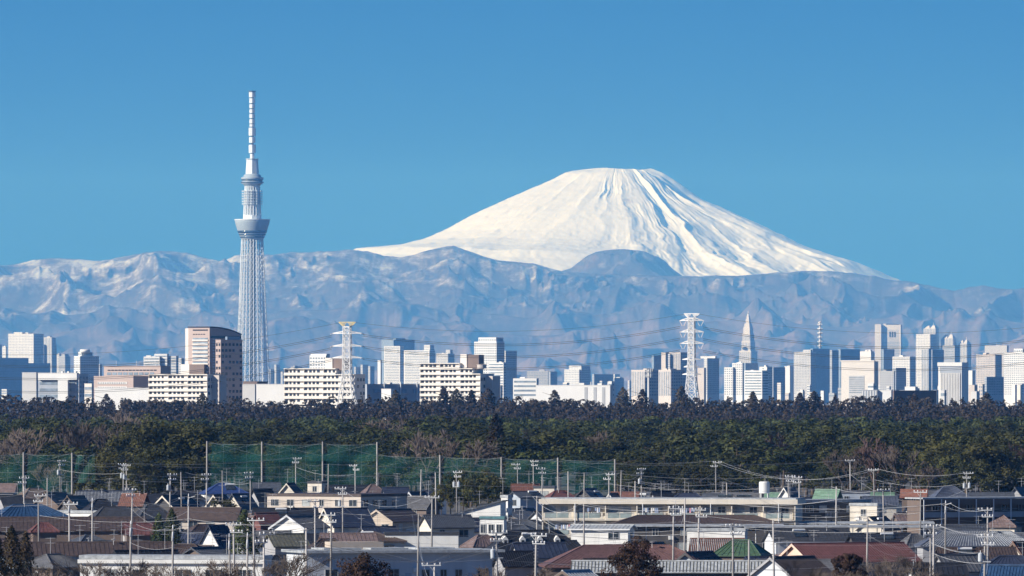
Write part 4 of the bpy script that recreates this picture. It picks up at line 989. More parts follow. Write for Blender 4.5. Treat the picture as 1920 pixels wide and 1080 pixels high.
def net_fence(label, d, poles, bays, double=None):
    e = empty('ball_net', (0, d, 0)); tag(e, label, 'net', 'green ball nets')
    for x, yt in poles: MB().tube((PX(x, d), 0, 0), (PX(x, d), 0, PZ(yt, d)), .24, .17, n=9).build('pole', m_conc, e)
    for (xa, ya, xb, yb_, ybot) in bays:
        n = 14; rows = 8; top = []; mb = MB()
        for j in range(rows + 1):
            for i in range(n + 1):
                t = i / n; sag = 1.6 * 4 * t * (1 - t) * (1 - j / rows); yy = (ya + (yb_ - ya) * t + sag) * (1 - j / rows) + ybot * (j / rows)
                mb.v.append((PX(xa + (xb - xa) * t, d), .22 + .35 * math.sin(t * 9 + j * .8) * math.sin(math.pi * t), PZ(yy, d)))
        for j in range(rows):
            for i in range(n): k0 = j * (n + 1) + i; mb.f.append((k0, k0 + 1, k0 + n + 2, k0 + n + 1))
        p = mb.build('net_panel', NET, e, True)
        MB().path([mb.v[i] for i in range(n + 1)], .035, 4).build('edge_rope', m_cable, p)
        MB().tube((PX(xa, d), .1, PZ(ya - 3, d)), (PX(xb, d), .1, PZ(yb_ + 22, d)), .022, n=4).build('stay_wire', m_cable, p)
        MB().tube((PX(xb, d), .1, PZ(yb_ - 3, d)), (PX(xa, d), .1, PZ(ya + 22, d)), .022, n=4).build('stay_wire', m_cable, p)
        for t in (4, 7, 10): MB().path([mb.v[j * (n + 1) + t] for j in range(rows + 1)], .02, 3).build('seam_rope', m_cable, p)
        if double:
            m2_ = MB()
            for j in range(3):
                for i in range(n + 1):
                    t = i / n; m2_.v.append((PX(xa + (xb - xa) * t, d), -.3 - .2 * math.sin(t * 7), PZ(double[0] + (double[1] - double[0]) * j / 2 + 1.8 * math.sin(t * 3.14), d)))
            for j in range(2):
                for i in range(n): k0 = j * (n + 1) + i; m2_.f.append((k0, k0 + 1, k0 + n + 2, k0 + n + 1))
            m2_.build('overlap_band', NET, p, True)
ND = 1940.
net_fence('tall green ball net on four grey poles before the wood', ND, [(388, 827), (491, 828), (605, 828), (707, 829)], [(390, 831, 491, 833, 925), (491, 833, 605, 833, 925), (605, 833, 707, 833, 925)], (851, 864))
net_fence('long lower green ball net stepping down to the right of the tall one', ND + 6, [(825, 853), (940, 857), (1046, 858), (1153, 861)], [(709, 854, 825, 857, 930), (825, 857, 940, 860, 930), (940, 860, 1046, 862, 930), (1046, 862, 1153, 864, 930)])
net_fence('low green ball net at the left picture edge', ND + 3, [(44, 848), (135, 849), (-60, 848)], [(-60, 852, 44, 852, 930), (44, 852, 135, 852, 930), (135, 852, 178, 853, 905)])

# ================================================================== the near town
def m_tile(name, col, var=.25, sc_=(2.2, 2.2, 6.0), rough=.55):
    m = mat(name, col, rough, var, 1.6, spec=.35, bump=.4)
    return m
RF = {k: m_tile('roof_' + k, c) for k, c in dict(charcoal=(.060, .062, .070), navy=(.040, .050, .085), brown=(.085, .062, .055), tan=(.175, .135, .110), blue=(.028, .070, .15), bright=(.030, .058, .18), terracotta=(.20, .095, .07), orange=(.27, .12, .08), maroon=(.16, .070, .065), redbrown=(.165, .092, .084), mauve=(.20, .145, .135), grey=(.145, .145, .150), slate=(.085, .095, .115), green=(.055, .105, .06), palegreen=(.16, .27, .19), black=(.026, .028, .036), mossy=(.16, .155, .115), light=(.42, .44, .45), ribblue=(.10, .115, .155), teal=(.10, .22, .24)).items()}
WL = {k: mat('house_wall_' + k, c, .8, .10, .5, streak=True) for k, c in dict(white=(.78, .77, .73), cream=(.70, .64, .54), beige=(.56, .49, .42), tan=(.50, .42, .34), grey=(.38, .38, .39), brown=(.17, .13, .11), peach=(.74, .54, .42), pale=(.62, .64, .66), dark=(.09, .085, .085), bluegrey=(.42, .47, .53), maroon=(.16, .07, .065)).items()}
m_frame = mat('aluminium_frame', (.48, .48, .47), .4, .08, 1); m_glassn = mat('house_window_glass', (.035, .045, .055), .08, .4, .7, spec=.7)
m_curtain = mat('curtained_window', (.40, .43, .42), .35, .25, 1.2, spec=.6); m_gutter = mat('white_gutter', (.74, .75, .75), .5, .08, .5)
m_antenna = mat('antenna_aluminium', (.55, .55, .55), .4, .1, 2)
def window(parent, wall, u, z, w_, h_, face, L, D, curtain=False):
    """window set in a wall: pane with a frame of four bars and a mullion. u along the wall from its left end"""
    def T(a, b, o0, o1, za, zb):
        if face == 'f': return (a, b, -D / 2 - o1, -D / 2 - o0, za, zb)
        if face == 'l': return (-L / 2 - o1, -L / 2 - o0, a, b, za, zb)
        return (L / 2 + o0, L / 2 + o1, a, b, za, zb)
    p = MB().box(*T(u, u + w_, -.02, .03, z, z + h_)).build('window', m_curtain if curtain else m_glassn, parent)
    f = MB(); t = .07
    f.box(*T(u - t, u, -.02, .08, z - t, z + h_ + t)); f.box(*T(u + w_, u + w_ + t, -.02, .08, z - t, z + h_ + t))
    f.box(*T(u, u + w_, -.02, .08, z - t, z)); f.box(*T(u, u + w_, -.02, .08, z + h_, z + h_ + t)); f.box(*T(u + w_ / 2 - t / 2, u + w_ / 2 + t / 2, .03, .07, z, z + h_))
    # one connected frame
    f.build('frame', m_frame, p)
    return p
def tv_antenna(parent, x, y, z, h_=2.6, rz=None):
    m = MB(); r = .03; m.tube((x, y, z - .6), (x, y, z + h_), r, n=5)
    a = rng.uniform(-.5, .5) if rz is None else rz; c, s_ = math.cos(a), math.sin(a)
    for zz, L, n in ((z + h_ - .1, 1.5, 7), (z + h_ - .75, 1.0, 4)):
        m.tube((x - c * L / 2, y - s_ * L / 2, zz), (x + c * L / 2, y + s_ * L / 2, zz), .028, n=4)
        for i in range(n):
            t = (i / (n - 1) - .5) * L; q = .42 if n > 5 else .6; m.tube((x + c * t + s_ * q, y + s_ * t - c * q, zz), (x + c * t - s_ * q, y + s_ * t + c * q, zz), .018, n=3)
    return m.build('tv_antenna', m_antenna, parent)
def dish(parent, x, y, z):
    m = MB(); m.tube((x, y, z - .4), (x, y, z + .5), .035, n=5); m.lathe([(.05, z + .3), (.34, z + .42), (.36, z + .46), (.04, z + .40)], 12, x, y - .12)
    m.build('satellite_dish', m_gutter, parent)
def roof_ribs(parent, pts, n, r, m):
    """parallel ribs down a quad slope pts = (ridge a, ridge b, eave b, eave a)"""
    a, b, c, d_ = [Vector(p) for p in pts]; mb = MB(); nm = (b - a).cross(d_ - a).normalized()
    if nm.z < 0: nm = -nm
    for i in range(n + 1):
        t = i / n; mb.tube(a.lerp(b, t) + nm * .03, d_.lerp(c, t) + nm * .03, r, n=4)
    tag(mb.build('roof_rib', m, parent), kind='stuff')
HOUSES = []
def house(label, xc, yr, hr, w, asp=1.4, rot=0., roof='gable', rise=1.9, rc='charcoal', wc='cream', wins=2, barge=None, ribs=0, ant=None, ov=.45, name='house', cat='house', group=None, d=None, gut=False, ribm=None, storeys=None):
    d = d or dist(yr, hr); k = S * d; t = R(rot); c, s_ = abs(math.cos(t)), abs(math.sin(t))
    D = w * k / (asp * c + s_); L = asp * D; he = hr - rise
    e = empty(name, (PX(xc, d), d, 0), t); tag(e, label, cat, group); HOUSES.append((xc, yr, d, label, w))
    lx, ly = L / 2 - ov, D / 2 - ov; th = .16; rm = RF[rc]; rr_ = .05
    if not ribs and d < 1500 and roof in ('gable', 'hip'): ribs = max(6, int(L / .62)); rr_ = .032
    if roof in ('gable', 'hip', 'flat', 'shed'): pass
    if roof == 'gable':
        MB().prism_x([(-ly, 0), (ly, 0), (ly, he), (0, hr - .12 - .0), (-ly, he)], -lx, lx).build('wall', WL[wc], e)
        sl = rise / ly; ez = he - sl * ov
        for sg in (-1, 1):
            ridge = [(-L / 2, 0, hr), (L / 2, 0, hr)]; eave = [(L / 2, sg * D / 2, ez), (-L / 2, sg * D / 2, ez)]
            q = ridge + eave if sg < 0 else [ridge[1], ridge[0], eave[1], eave[0]]
            lo = [(x, y, z - th) for x, y, z in q]
            sp = MB().solid(lo[::-1], q[::-1]).build('roof_slope', rm, e) if False else MB().solid(lo, q).build('roof_slope', rm, e)
            if ribs: roof_ribs(sp, ((-L / 2, 0, hr), (L / 2, 0, hr), (L / 2, sg * D / 2, ez), (-L / 2, sg * D / 2, ez)), ribs, rr_, ribm or rm)
        MB().prism_x([(-.16, hr - .04), (.16, hr - .04), (.09, hr + .14), (-.09, hr + .14)], -L / 2 - .05, L / 2 + .05).build('ridge_cap', rm, e)
        if barge:
            for gx in (-1, 1):
                x0, x1 = (L / 2 + .01, L / 2 + .08) if gx > 0 else (-L / 2 - .08, -L / 2 - .01)
                MB().prism_x([(-D / 2, ez - .32), (0, hr - .34), (D / 2, ez - .32), (D / 2, ez + .02), (0, hr + .02), (-D / 2, ez + .02)], x0, x1).build('bargeboard', WL[barge], e)
    elif roof == 'hip':
        MB().box(-lx, lx, -ly, ly, 0, he).build('wall', WL[wc], e)
        r_ = max(0.0, L / 2 - D / 2); sl = rise / (D / 2 - ov); ez = he - sl * ov * .6
        A0, A1 = (-r_, 0, hr), (max(r_, .02), 0, hr); c4 = [(-L / 2, -D / 2, ez), (L / 2, -D / 2, ez), (L / 2, D / 2, ez), (-L / 2, D / 2, ez)]
        for q in ([A0, c4[0], c4[1], A1], [A1, c4[1], c4[2]], [A1, c4[2], c4[3], A0], [A0, c4[3], c4[0]]):
            lo = [(x, y, z - th) for x, y, z in q]; MB().solid(lo, q).build('roof_slope', rm, e)
        if ribs: roof_ribs(e, (A0, A1, c4[1], c4[0]), ribs, rr_, ribm or rm)
        m = MB()
        for a_, b_ in ((A0, A1), (A0, c4[0]), (A0, c4[3]), (A1, c4[1]), (A1, c4[2])): m.tube(a_, b_, .11, n=5)
        m.build('ridge_cap', rm, e)
    elif roof == 'flat':
        MB().box(-lx, lx, -ly, ly, 0, hr - .5).build('wall', WL[wc], e)
        MB().box(-lx - .12, lx + .12, -ly - .12, ly + .12, hr - .5, hr).build('parapet', rm, e); he = hr - .5
    elif roof == 'shed':                                   # one slope, rising to the local right
        MB().prism_y([(-lx, 0), (lx, 0), (lx, hr - .12), (-lx, he)], -ly, ly).build('wall', WL[wc], e)
        MB().prism_y([(-L / 2, he - .06), (L / 2, hr - .02), (L / 2, hr + .16), (-L / 2, he + .12)], -D / 2, D / 2).build('roof_slope', rm, e)
    if gut and roof in ('gable', 'hip'):
        MB().box(-L / 2, L / 2, -D / 2 - .14, -D / 2 - .01, ez - .22, ez - .02).build('gutter', m_gutter, e)
    # windows on every wall the camera can see
    if wins:
        st = storeys or (2 if he > 4.2 else 1)
        for j in range(st):
            z = he - 2.55 * (st - j) + .75 if st > 1 else max(.8, he - 1.9)
            z = max(z, .7)
            for fc, ln in (('f', 2 * lx), ('l', 2 * ly), ('r', 2 * ly)):
                nwin = max(1, int(ln / (3.1 if wins > 1 else 4.5)))
                for i in range(nwin):
                    if rng.random() < .18: continue
                    w_ = rng.choice((.9, 1.5, 1.7)); w_ = min(w_, ln / nwin * .7); u = -ln / 2 + ln * (i + .5) / nwin - w_ / 2
                    window(e, None, u, z, w_, min(1.15, he - z - .15), fc, 2 * lx, 2 * ly, rng.random() < .35)
    if wins and roof != 'shed':
        if rng.random() < .45:
            u = rng.uniform(-.6, .5) * lx; zb = max(.3, he - 2.5); MB().box(u, u + .85, -ly - .42, -ly - .06, zb, zb + .62).build('air_conditioner', WL['white'], e)
        if rng.random() < .4 and lx > 2.5:
            u = rng.uniform(-.7, -.1) * lx; zb = max(.4, he - 2.6); bc = MB().box(u, u + 2.6, -ly - .95, -ly - .01, zb - .12, zb).build('balcony', WL['pale'], e)
            for q in range(9): MB().box(u + q * .32, u + q * .32 + .05, -ly - .95, -ly - .90, zb, zb + .95).build('rail_post', m_gutter, bc)
            MB().box(u, u + 2.6, -ly - .97, -ly - .88, zb + .95, zb + 1.02).build('handrail', m_gutter, bc)
    if roof in ('gable', 'hip') and D > 5 and rng.random() < .22:
        sl2 = (hr - ez) / (D / 2); y0, y1 = -D * .34, -D * .14; zz = lambda y: hr + sl2 * y + .10; u = rng.uniform(-.25, .1) * L
        pn = MB().solid([(u, y0, zz(y0)), (u + 2.0, y0, zz(y0)), (u + 2.0, y1, zz(y1)), (u, y1, zz(y1))], [(u, y0, zz(y0) + .09), (u + 2.0, y0, zz(y0) + .09), (u + 2.0, y1, zz(y1) + .09), (u, y1, zz(y1) + .09)]).build('solar_panel', m_glassn, e)
        MB().tube((u, y1, zz(y1) + .25), (u + 2.0, y1, zz(y1) + .25), .2, n=8).build('water_cylinder', m_gutter, pn)
    if ant is None: ant = rng.random() < .7
    if ant:
        tv_antenna(e, rng.uniform(-.35, .35) * L, 0, hr, rng.uniform(1.8, 3.2))
        if rng.random() < .3: dish(e, rng.uniform(-.3, .3) * L, -D * .1, hr)
    return e, L, D, d
# ---- far row below the nets
house('grey-walled house with a mauve roof at the left picture edge', 0, 907, 7.0, 70, 1.6, -8, 'gable', 1.4, 'mauve', 'grey', ant=False)
house('dusty tan hip-roofed house behind the leftmost poles', 66, 912, 7.0, 88, 1.5, 28, 'hip', 1.9, 'tan', 'tan', d=1790)
house('house with tan gables left of the white-patched roof', 104, 924, 6.8, 90, 1.3, 62, 'gable', 2.2, 'tan', 'brown', ant=True)
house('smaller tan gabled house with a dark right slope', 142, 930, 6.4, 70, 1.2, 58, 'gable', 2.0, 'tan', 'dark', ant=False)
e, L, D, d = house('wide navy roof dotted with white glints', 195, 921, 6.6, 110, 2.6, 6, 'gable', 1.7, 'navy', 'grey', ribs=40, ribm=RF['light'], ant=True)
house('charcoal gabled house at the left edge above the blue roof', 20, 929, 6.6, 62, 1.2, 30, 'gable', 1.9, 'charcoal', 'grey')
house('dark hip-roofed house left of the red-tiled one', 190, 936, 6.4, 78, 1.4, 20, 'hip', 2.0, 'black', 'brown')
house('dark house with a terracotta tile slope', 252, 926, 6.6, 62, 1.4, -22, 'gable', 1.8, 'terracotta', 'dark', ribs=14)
house('bright blue pyramid-roofed house below the tall net', 420, 906, 7.4, 96, 1.3, 12, 'hip', 2.0, 'bright', 'white', ant=True)
house('black-roofed house left of the bright blue roof', 348, 919, 6.8, 80, 1.6, 14, 'hip', 1.7, 'black', 'grey')
house('house with cream bargeboards and a black roof', 330, 929, 6.8, 108, 1.5, 62, 'gable', 2.8, 'black', 'dark', barge='cream', ant=False)
house('small house with a cream gable beside the round bush', 412, 928, 6.2, 56, 1.2, 60, 'gable', 1.9, 'charcoal', 'cream', barge='cream')
house('grey double-gabled house left of the beige flat-roofed one', 452, 926, 6.4, 72, 1.2, 55, 'gable', 2.6, 'slate', 'cream', ant=True)
house('black gabled house right below the tall net pole', 492, 917, 6.6, 60, 1.3, 40, 'gable', 2.0, 'black', 'grey')
house('grey-roofed house with a white dormer block below the net', 500, 905, 7.2, 60, 1.5, 10, 'gable', 1.4, 'slate', 'white')
house('cream-gabled house behind the beige flat-roofed building', 545, 906, 7.4, 52, 1.0, 68, 'gable', 2.0, 'black', 'cream', barge='cream')
house('small cream block roofed house below the net, left of the pole pair', 595, 902, 7.0, 46, 1.0, -20, 'flat', 1, 'charcoal', 'cream')
house('brown hip-roofed house above the shaded flat-roofed wall', 700, 908, 7.0, 62, 1.2, 20, 'hip', 2.2, 'mauve', 'brown')
house('dark gabled house with a lattice balcony behind the flat roof', 652, 910, 6.6, 90, 1.8, 8, 'gable', 1.3, 'black', 'brown')
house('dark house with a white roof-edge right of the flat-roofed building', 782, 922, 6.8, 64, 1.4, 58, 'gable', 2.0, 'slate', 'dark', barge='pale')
house('house with a pale tiled slope facing left, beside the bamboo', 790, 931, 6.4, 80, 1.2, -35, 'gable', 2.0, 'grey', 'brown', ribs=18)
house('navy roofed house below the right end of the tall net', 742, 914, 6.6, 60, 1.4, 16, 'gable', 1.5, 'navy', 'grey')
house('red-roofed low house right of the bamboo clump', 985, 908, 7.0, 56, 1.6, 4, 'gable', 1.0, 'terracotta', 'cream', ribs=12)
house('house with a cream ribbed upper storey below the low net', 1022, 911, 6.8, 52, 1.4, -10, 'flat', 1, 'slate', 'cream')
house('maroon hip-roofed house behind the long cream apartments', 1050, 920, 7.0, 84, 1.4, 22, 'hip', 1.9, 'maroon', 'grey', ant=True)
house('black gabled house with an open eave behind the long cream apartments', 1105, 916, 7.6, 84, 1.0, 66, 'gable', 2.8, 'slate', 'dark')
house('house with a red metal roof strip behind the apartments', 1172, 923, 6.6, 58, 1.5, -6, 'gable', 1.2, 'terracotta', 'cream')
house('tiled house with a white gable edge behind the apartments', 1150, 925, 6.4, 46, 1.0, 60, 'gable', 1.8, 'mauve', 'cream', barge='white')
house('navy roofed house with skylights behind the apartment roof', 1290, 925, 6.8, 80, 1.7, 4, 'hip', 1.6, 'navy', 'pale', ant=True)
house('grey roofed house left of the water tank', 1345, 926, 6.6, 62, 1.5, -5, 'gable', 1.4, 'slate', 'pale')
house('long low grey roof just left of the water tank', 1395, 925, 6.6, 60, 1.9, 3, 'gable', 1.2, 'grey', 'pale', ant=False)
house('small dark house above the middle of the apartment roof', 1240, 921, 6.6, 54, 1.3, 30, 'gable', 1.8, 'black', 'grey')
house('house with a white gable right of the water tank', 1480, 914, 7.2, 54, 1.1, 58, 'gable', 2.2, 'slate', 'white', barge='white')
house('dark house with a bright green metal slope', 1552, 918, 7.2, 66, 1.2, -28, 'gable', 2.3, 'palegreen', 'dark', ant=True)
house('low pale-green roofed shed left of the white-gabled house', 1452, 924, 5.6, 42, 1.4, -10, 'gable', 1.0, 'palegreen', 'grey', ant=False)
house('grey flat-roofed house with pale railings near the wood', 1600, 920, 6.6, 70, 1.6, 4, 'flat', 1, 'grey', 'bluegrey', ant=True)
house('low house under a green sheet roof right of the tall pole', 1650, 924, 6.0, 56, 1.8, 2, 'gable', 1.0, 'palegreen', 'dark')
house('house with an orange roof left of the blue-tiled one', 1714, 918, 6.8, 56, 1.5, -8, 'gable', 1.2, 'orange', 'brown')
house('large blue-tiled hip-roofed house near the right edge', 1780, 912, 8.2, 100, 1.3, 12, 'hip', 2.8, 'ribblue', 'grey', ribs=16, ant=False)
house('long low grey-roofed house behind the corridor apartments', 1858, 924, 6.8, 90, 2.4, 3, 'gable', 1.0, 'slate', 'grey')
house('grey gabled house at the right edge below the dark trees', 1912, 914, 7.6, 60, 1.0, 62, 'gable', 2.2, 'slate', 'grey')
# ---- middle rows
house('bright blue metal-roofed house at the left edge', 52, 940, 6.8, 190, 1.5, 20, 'hip', 2.6, 'blue', 'pale', ribs=16, ant=True, d=1545)
house('low white-walled house with a flat roof right of the blue roof', 145, 957, 5.4, 122, 2.2, -24, 'flat', 1, 'light', 'white', wins=1)
house('big charcoal hip roof left of the two cedars', 215, 950, 6.4, 130, 1.6, 18, 'hip', 2.6, 'charcoal', 'grey')
house('second charcoal roof right before the cream-boarded gable', 285, 946, 6.2, 96, 1.3, 24, 'hip', 2.4, 'charcoal', 'grey')
house('long dark brown roof over beige walls left of the right-hand cedar', 385, 952, 6.2, 150, 2.4, -14, 'gable', 1.8, 'brown', 'beige', ant=True)
house('long weathered dark roof across the left foreground', 130, 970, 5.8, 290, 3.2, 4, 'gable', 1.9, 'brown', 'brown', ant=True, wins=0)
house('rusty box-roofed extension on the long dark roof', 82, 980, 5.6, 62, 1.4, 12, 'hip', 1.2, 'maroon', 'brown', wins=0, ant=False)
house('reddish roof between the poles left of the cedars', 262, 981, 5.6, 70, 1.4, 10, 'gable', 1.4, 'maroon', 'brown', wins=0)
house('white lean-to gabled house with a steep black roof', 408, 985, 6.2, 84, 1.0, 56, 'gable', 3.2, 'navy', 'white', wins=1, ant=False)
e, L, D, d = house('beige two-storey flat-roofed building with a shaded right wall', 632, 925, 7.6, 274, 1.35, -33, 'flat', 1, 'brown', 'beige', ant=True, wins=2)
house('dark tiled roof with red sides below the beige building', 535, 953, 5.8, 130, 2.2, 8, 'gable', 1.4, 'black', 'maroon', wins=0)
house('maroon low roof left of the white gabled house', 500, 962, 5.4, 60, 1.4, 30, 'gable', 1.4, 'maroon', 'maroon', wins=0, ant=False)
house('white gabled house with a grey roof and curtained window', 562, 965, 6.6, 116, 1.35, 63, 'gable', 1.9, 'grey', 'white', barge='pale', wins=2, ant=False)
house('house with a pale half gable and a broad dark blue roof', 648, 953, 6.6, 116, 1.3, 30, 'gable', 2.8, 'navy', 'cream', barge='cream', ant=False)
house('tan bungalow with a brown gabled roof in the middle', 738, 955, 5.8, 126, 1.3, 52, 'gable', 1.9, 'brown', 'tan', barge='tan', wins=2)
house('grey tiled house with a dark gabled porch', 838, 966, 5.6, 116, 1.6, 26, 'gable', 1.8, 'slate', 'cream', ribs=26, ant=True)
house('white-walled workshop with a long rising mono-pitch roof', 890, 939, 7.2, 128, 1.7, -10, 'shed', 3.0, 'slate', 'white', wins=0, ant=True)
house('tall narrow white stairwell block right of the workshop', 950, 928, 8.0, 34, .9, -30, 'flat', 1, 'light', 'white', wins=1)
e, L, D, d = house('white box bay with three dark windows under a pale roof', 925, 968, 6.6, 62, 1.6, -12, 'flat', 1, 'teal', 'white', wins=0, ant=False)
for i in range(3): window(e, None, -L * .38 + i * L * .27, 3.9, L * .17, 1.35, 'f', L - .9, D - .9)
house('shaded dark two-storey house left of the long cream apartments', 985, 922, 7.4, 76, 1.2, 34, 'gable', .9, 'slate', 'bluegrey')
house('low white wall building behind the front flats', 790, 997, 4.2, 150, 3, 3, 'flat', 1, 'charcoal', 'white', wins=0, ant=False)
house('mossy grey roof pair behind the front flats, left', 535, 1001, 4.6, 96, 1.3, 28, 'gable', 1.6, 'mossy', 'grey', wins=0, ant=False)
house('dark hip roof left of the mossy roofs', 615, 1010, 4.8, 78, 1.6, 14, 'hip', 1.1, 'brown', 'brown', wins=0, ant=False)
house('mauve hip-roofed house right of the front flats', 905, 1003, 5.4, 86, 1.4, 30, 'hip', 1.5, 'mauve', 'brown', ant=True)
e, L, D, d = house('black-roofed building with a row of white dormers', 1000, 994, 6.6, 190, 2.2, 14, 'hip', 2.8, 'black', 'dark', wins=0, ant=True)
for i in range(4):
    dm = MB().prism_y([(-.42, 0), (.42, 0), (.42, .75), (0, 1.25), (-.42, .75)], 0, 1.5).build('dormer', WL['white'], e, loc=(-L * .34 + i * L * .19, -D * .30, 4.55))
    MB().box(-.2, .2, -.03, .01, .2, .62).build('dormer_window', m_glassn, dm)
house('charcoal roof with a blue-edged gable below the dormers', 1010, 1018, 5.4, 120, 1.6, 20, 'gable', 1.7, 'navy', 'grey', wins=0, ant=False)
house('long brown hip roof before the cream apartments', 1305, 966, 6.4, 330, 3.0, 2, 'hip', 1.5, 'brown', 'dark', gut=True, wins=1, ant=True)
house('white clapboard house with one dark sash window', 1130, 984, 5.6, 132, 1.9, -14, 'gable', .5, 'light', 'white', gut=True, wins=1, ant=False)
house('white low building under a pale fascia right of the brown maple', 1345, 990, 5.0, 126, 2.6, -10, 'flat', 1, 'light', 'white', wins=0, ant=True)
house('striped terracotta tile roof left of the green one', 1345, 1010, 5.2, 108, 1.7, 6, 'gable', 1.7, 'terracotta', 'cream', ribs=26, ribm=RF['light'], wins=0, ant=False)
house('green metal hip roof in the right foreground', 1390, 1012, 5.4, 116, 1.5, -20, 'hip', 2.0, 'green', 'brown', ribs=9, wins=0, ant=False)
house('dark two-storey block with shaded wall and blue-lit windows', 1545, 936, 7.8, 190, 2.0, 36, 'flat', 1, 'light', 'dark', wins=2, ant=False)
house('cream balcony block with a rounded white roof end', 1625, 943, 7.2, 76, 1.5, -24, 'flat', 1, 'light', 'cream', wins=2, ant=False)
house('grey tiled roof beside the cream balcony block', 1650, 931, 7.0, 70, 1.8, 6, 'gable', 1.2, 'ribblue', 'cream', ribs=12)
house('cream gabled house under the long pale canopies', 1645, 969, 5.6, 90, 1.2, 62, 'gable', 1.9, 'charcoal', 'cream', barge='cream', ant=False)
house('long dark grey house with a white fascia in front of the canopies', 1515, 991, 5.6, 176, 2.2, 18, 'gable', 1.7, 'charcoal', 'pale', gut=True, wins=0, ant=True)
house('dark shed roofs right of the long grey house', 1650, 1000, 5.0, 130, 1.9, 12, 'gable', 1.2, 'black', 'dark', wins=0, ant=True)
house('tan long house with gables under the corridor apartments', 1740, 963, 6.0, 150, 2.0, 18, 'gable', 1.9, 'mauve', 'brown', ant=False)
house('tan hip-roofed house right of the tan long one', 1852, 964, 6.0, 140, 1.8, -16, 'hip', 1.9, 'mauve', 'cream', ant=True)
house('wide blue-grey ribbed roof near the right edge', 1830, 996, 6.0, 230, 2.4, 5, 'hip', 2.0, 'ribblue', 'grey', ribs=42, ribm=RF['light'], wins=0, ant=True)
house('small grey tiled roof behind the ribbed roof', 1800, 984, 5.8, 110, 2.0, 6, 'gable', 1.4, 'slate', 'dark', ribs=20, wins=0, ant=False)
house('pale grey hip roof left of the ribbed roof', 1715, 1001, 5.4, 76, 1.3, 24, 'hip', 1.7, 'grey', 'grey', wins=0, ant=False)
house('orange-tiled gabled house at the right edge', 1918, 1016, 5.8, 86, 1.1, 50, 'gable', 2.0, 'orange', 'cream', barge='brown', ribs=9, ant=False)
house('dark brown tiled roof below the ribbed one', 1830, 1027, 5.2, 160, 2.0, 8, 'gable', 1.4, 'brown', 'dark', ribs=26, wins=0, ant=False)
# ---- front row
house('huge red-brown roof behind the brown maple', 1175, 1009, 6.0, 330, 2.0, 4, 'hip', 2.7, 'redbrown', 'brown', wins=0, ant=True, d=1180)
house('red-brown gable with a dark louvre and pale wall', 1310, 1024, 5.8, 130, 1.4, 64, 'gable', 1.9, 'redbrown', 'bluegrey', barge='dark', wins=0, ant=True, d=1140)
e, L, D, d = house('long pale corrugated roof in the right foreground', 1275, 1052, 4.9, 410, 6.0, -3, 'gable', 1.1, 'light', 'dark', ribs=64, ribm=RF['mossy'], wins=0, ant=False)
house('pale corrugated roof gable end at its left', 1080, 1055, 5.0, 120, 1.2, 58, 'gable', 1.3, 'light', 'pale', barge='brown', wins=1, ant=False, d=1060)
house('black tiled roof corner at the lower middle', 965, 1034, 5.0, 92, 1.3, 26, 'gable', 1.6, 'black', 'grey', ribs=16, wins=0, ant=False)
house('maroon ribbed roof with a peach gable on its left', 1590, 1016, 6.0, 280, 1.9, 30, 'gable', 2.3, 'maroon', 'peach', barge='peach', ribs=44, wins=0, ant=True, d=1195)
house('dark roof with a pale gable at the lower right', 1485, 1044, 5.6, 170, 1.3, 52, 'gable', 2.2, 'brown', 'pale', barge='grey', wins=1, ant=False)
house('grey swept gable roof left of the navy roof', 1800, 1040, 5.4, 130, 1.6, 34, 'gable', 1.8, 'grey', 'grey', wins=0, ant=False)
house('navy curved-edge roof at the lower right corner', 1895, 1042, 5.2, 120, 1.6, 8, 'hip', 1.3, 'navy', 'dark', wins=0, ant=True)
house('bright blue roof in the lower right corner', 1895, 1060, 4.6, 120, 1.6, -12, 'gable', 1.4, 'blue', 'pale', ribs=18, wins=0, ant=False)
house('dark roofed shed below the grey swept gable', 1740, 1056, 4.8, 150, 2.0, 6, 'gable', 1.2, 'black', 'dark', wins=0, ant=True)
house('pale green gable peeking up at the lower right', 1715, 1066, 4.6, 74, 1.1, 62, 'gable', 1.2, 'mossy', 'white', wins=0, ant=False)
def front_left():
    e, L, D, d = house('long dark-roofed building with pale blue walls, lower left', 160, 993, 6.2, 330, 3.4, 7, 'gable', 1.5, 'brown', 'bluegrey', wins=0, ant=True, gut=False, d=1190)
    for u, w_ in ((-.36, .9), (-.22, 1.3), (-.12, 1.9), (.02, 1.6), (.16, 1.0)): window(e, None, u * L, 2.2, w_, 1.5, 'f', L - .9, D - .9)
    e, L, D, d = house('white flat-roofed building with sunlit left wall, lower left', 330, 1017, 5.6, 372, 3.4, -8, 'flat', 1, 'light', 'white', wins=0, ant=False, d=1130)
    MB().box(-L / 2 + .2, L / 2 - .2, -D / 2 + .0, -D / 2 + .44, 4.55, 5.05).build('fascia', WL['white'], e)
    for u, w_, c_ in ((-.38, 2.2, True), (-.20, 1.6, False), (.02, 2.0, False), (.18, 2.2, False), (.33, 2.2, False)): window(e, None, u * L, 2.0, w_, 1.7, 'f', L - .9, D - .9, c_)
front_left()
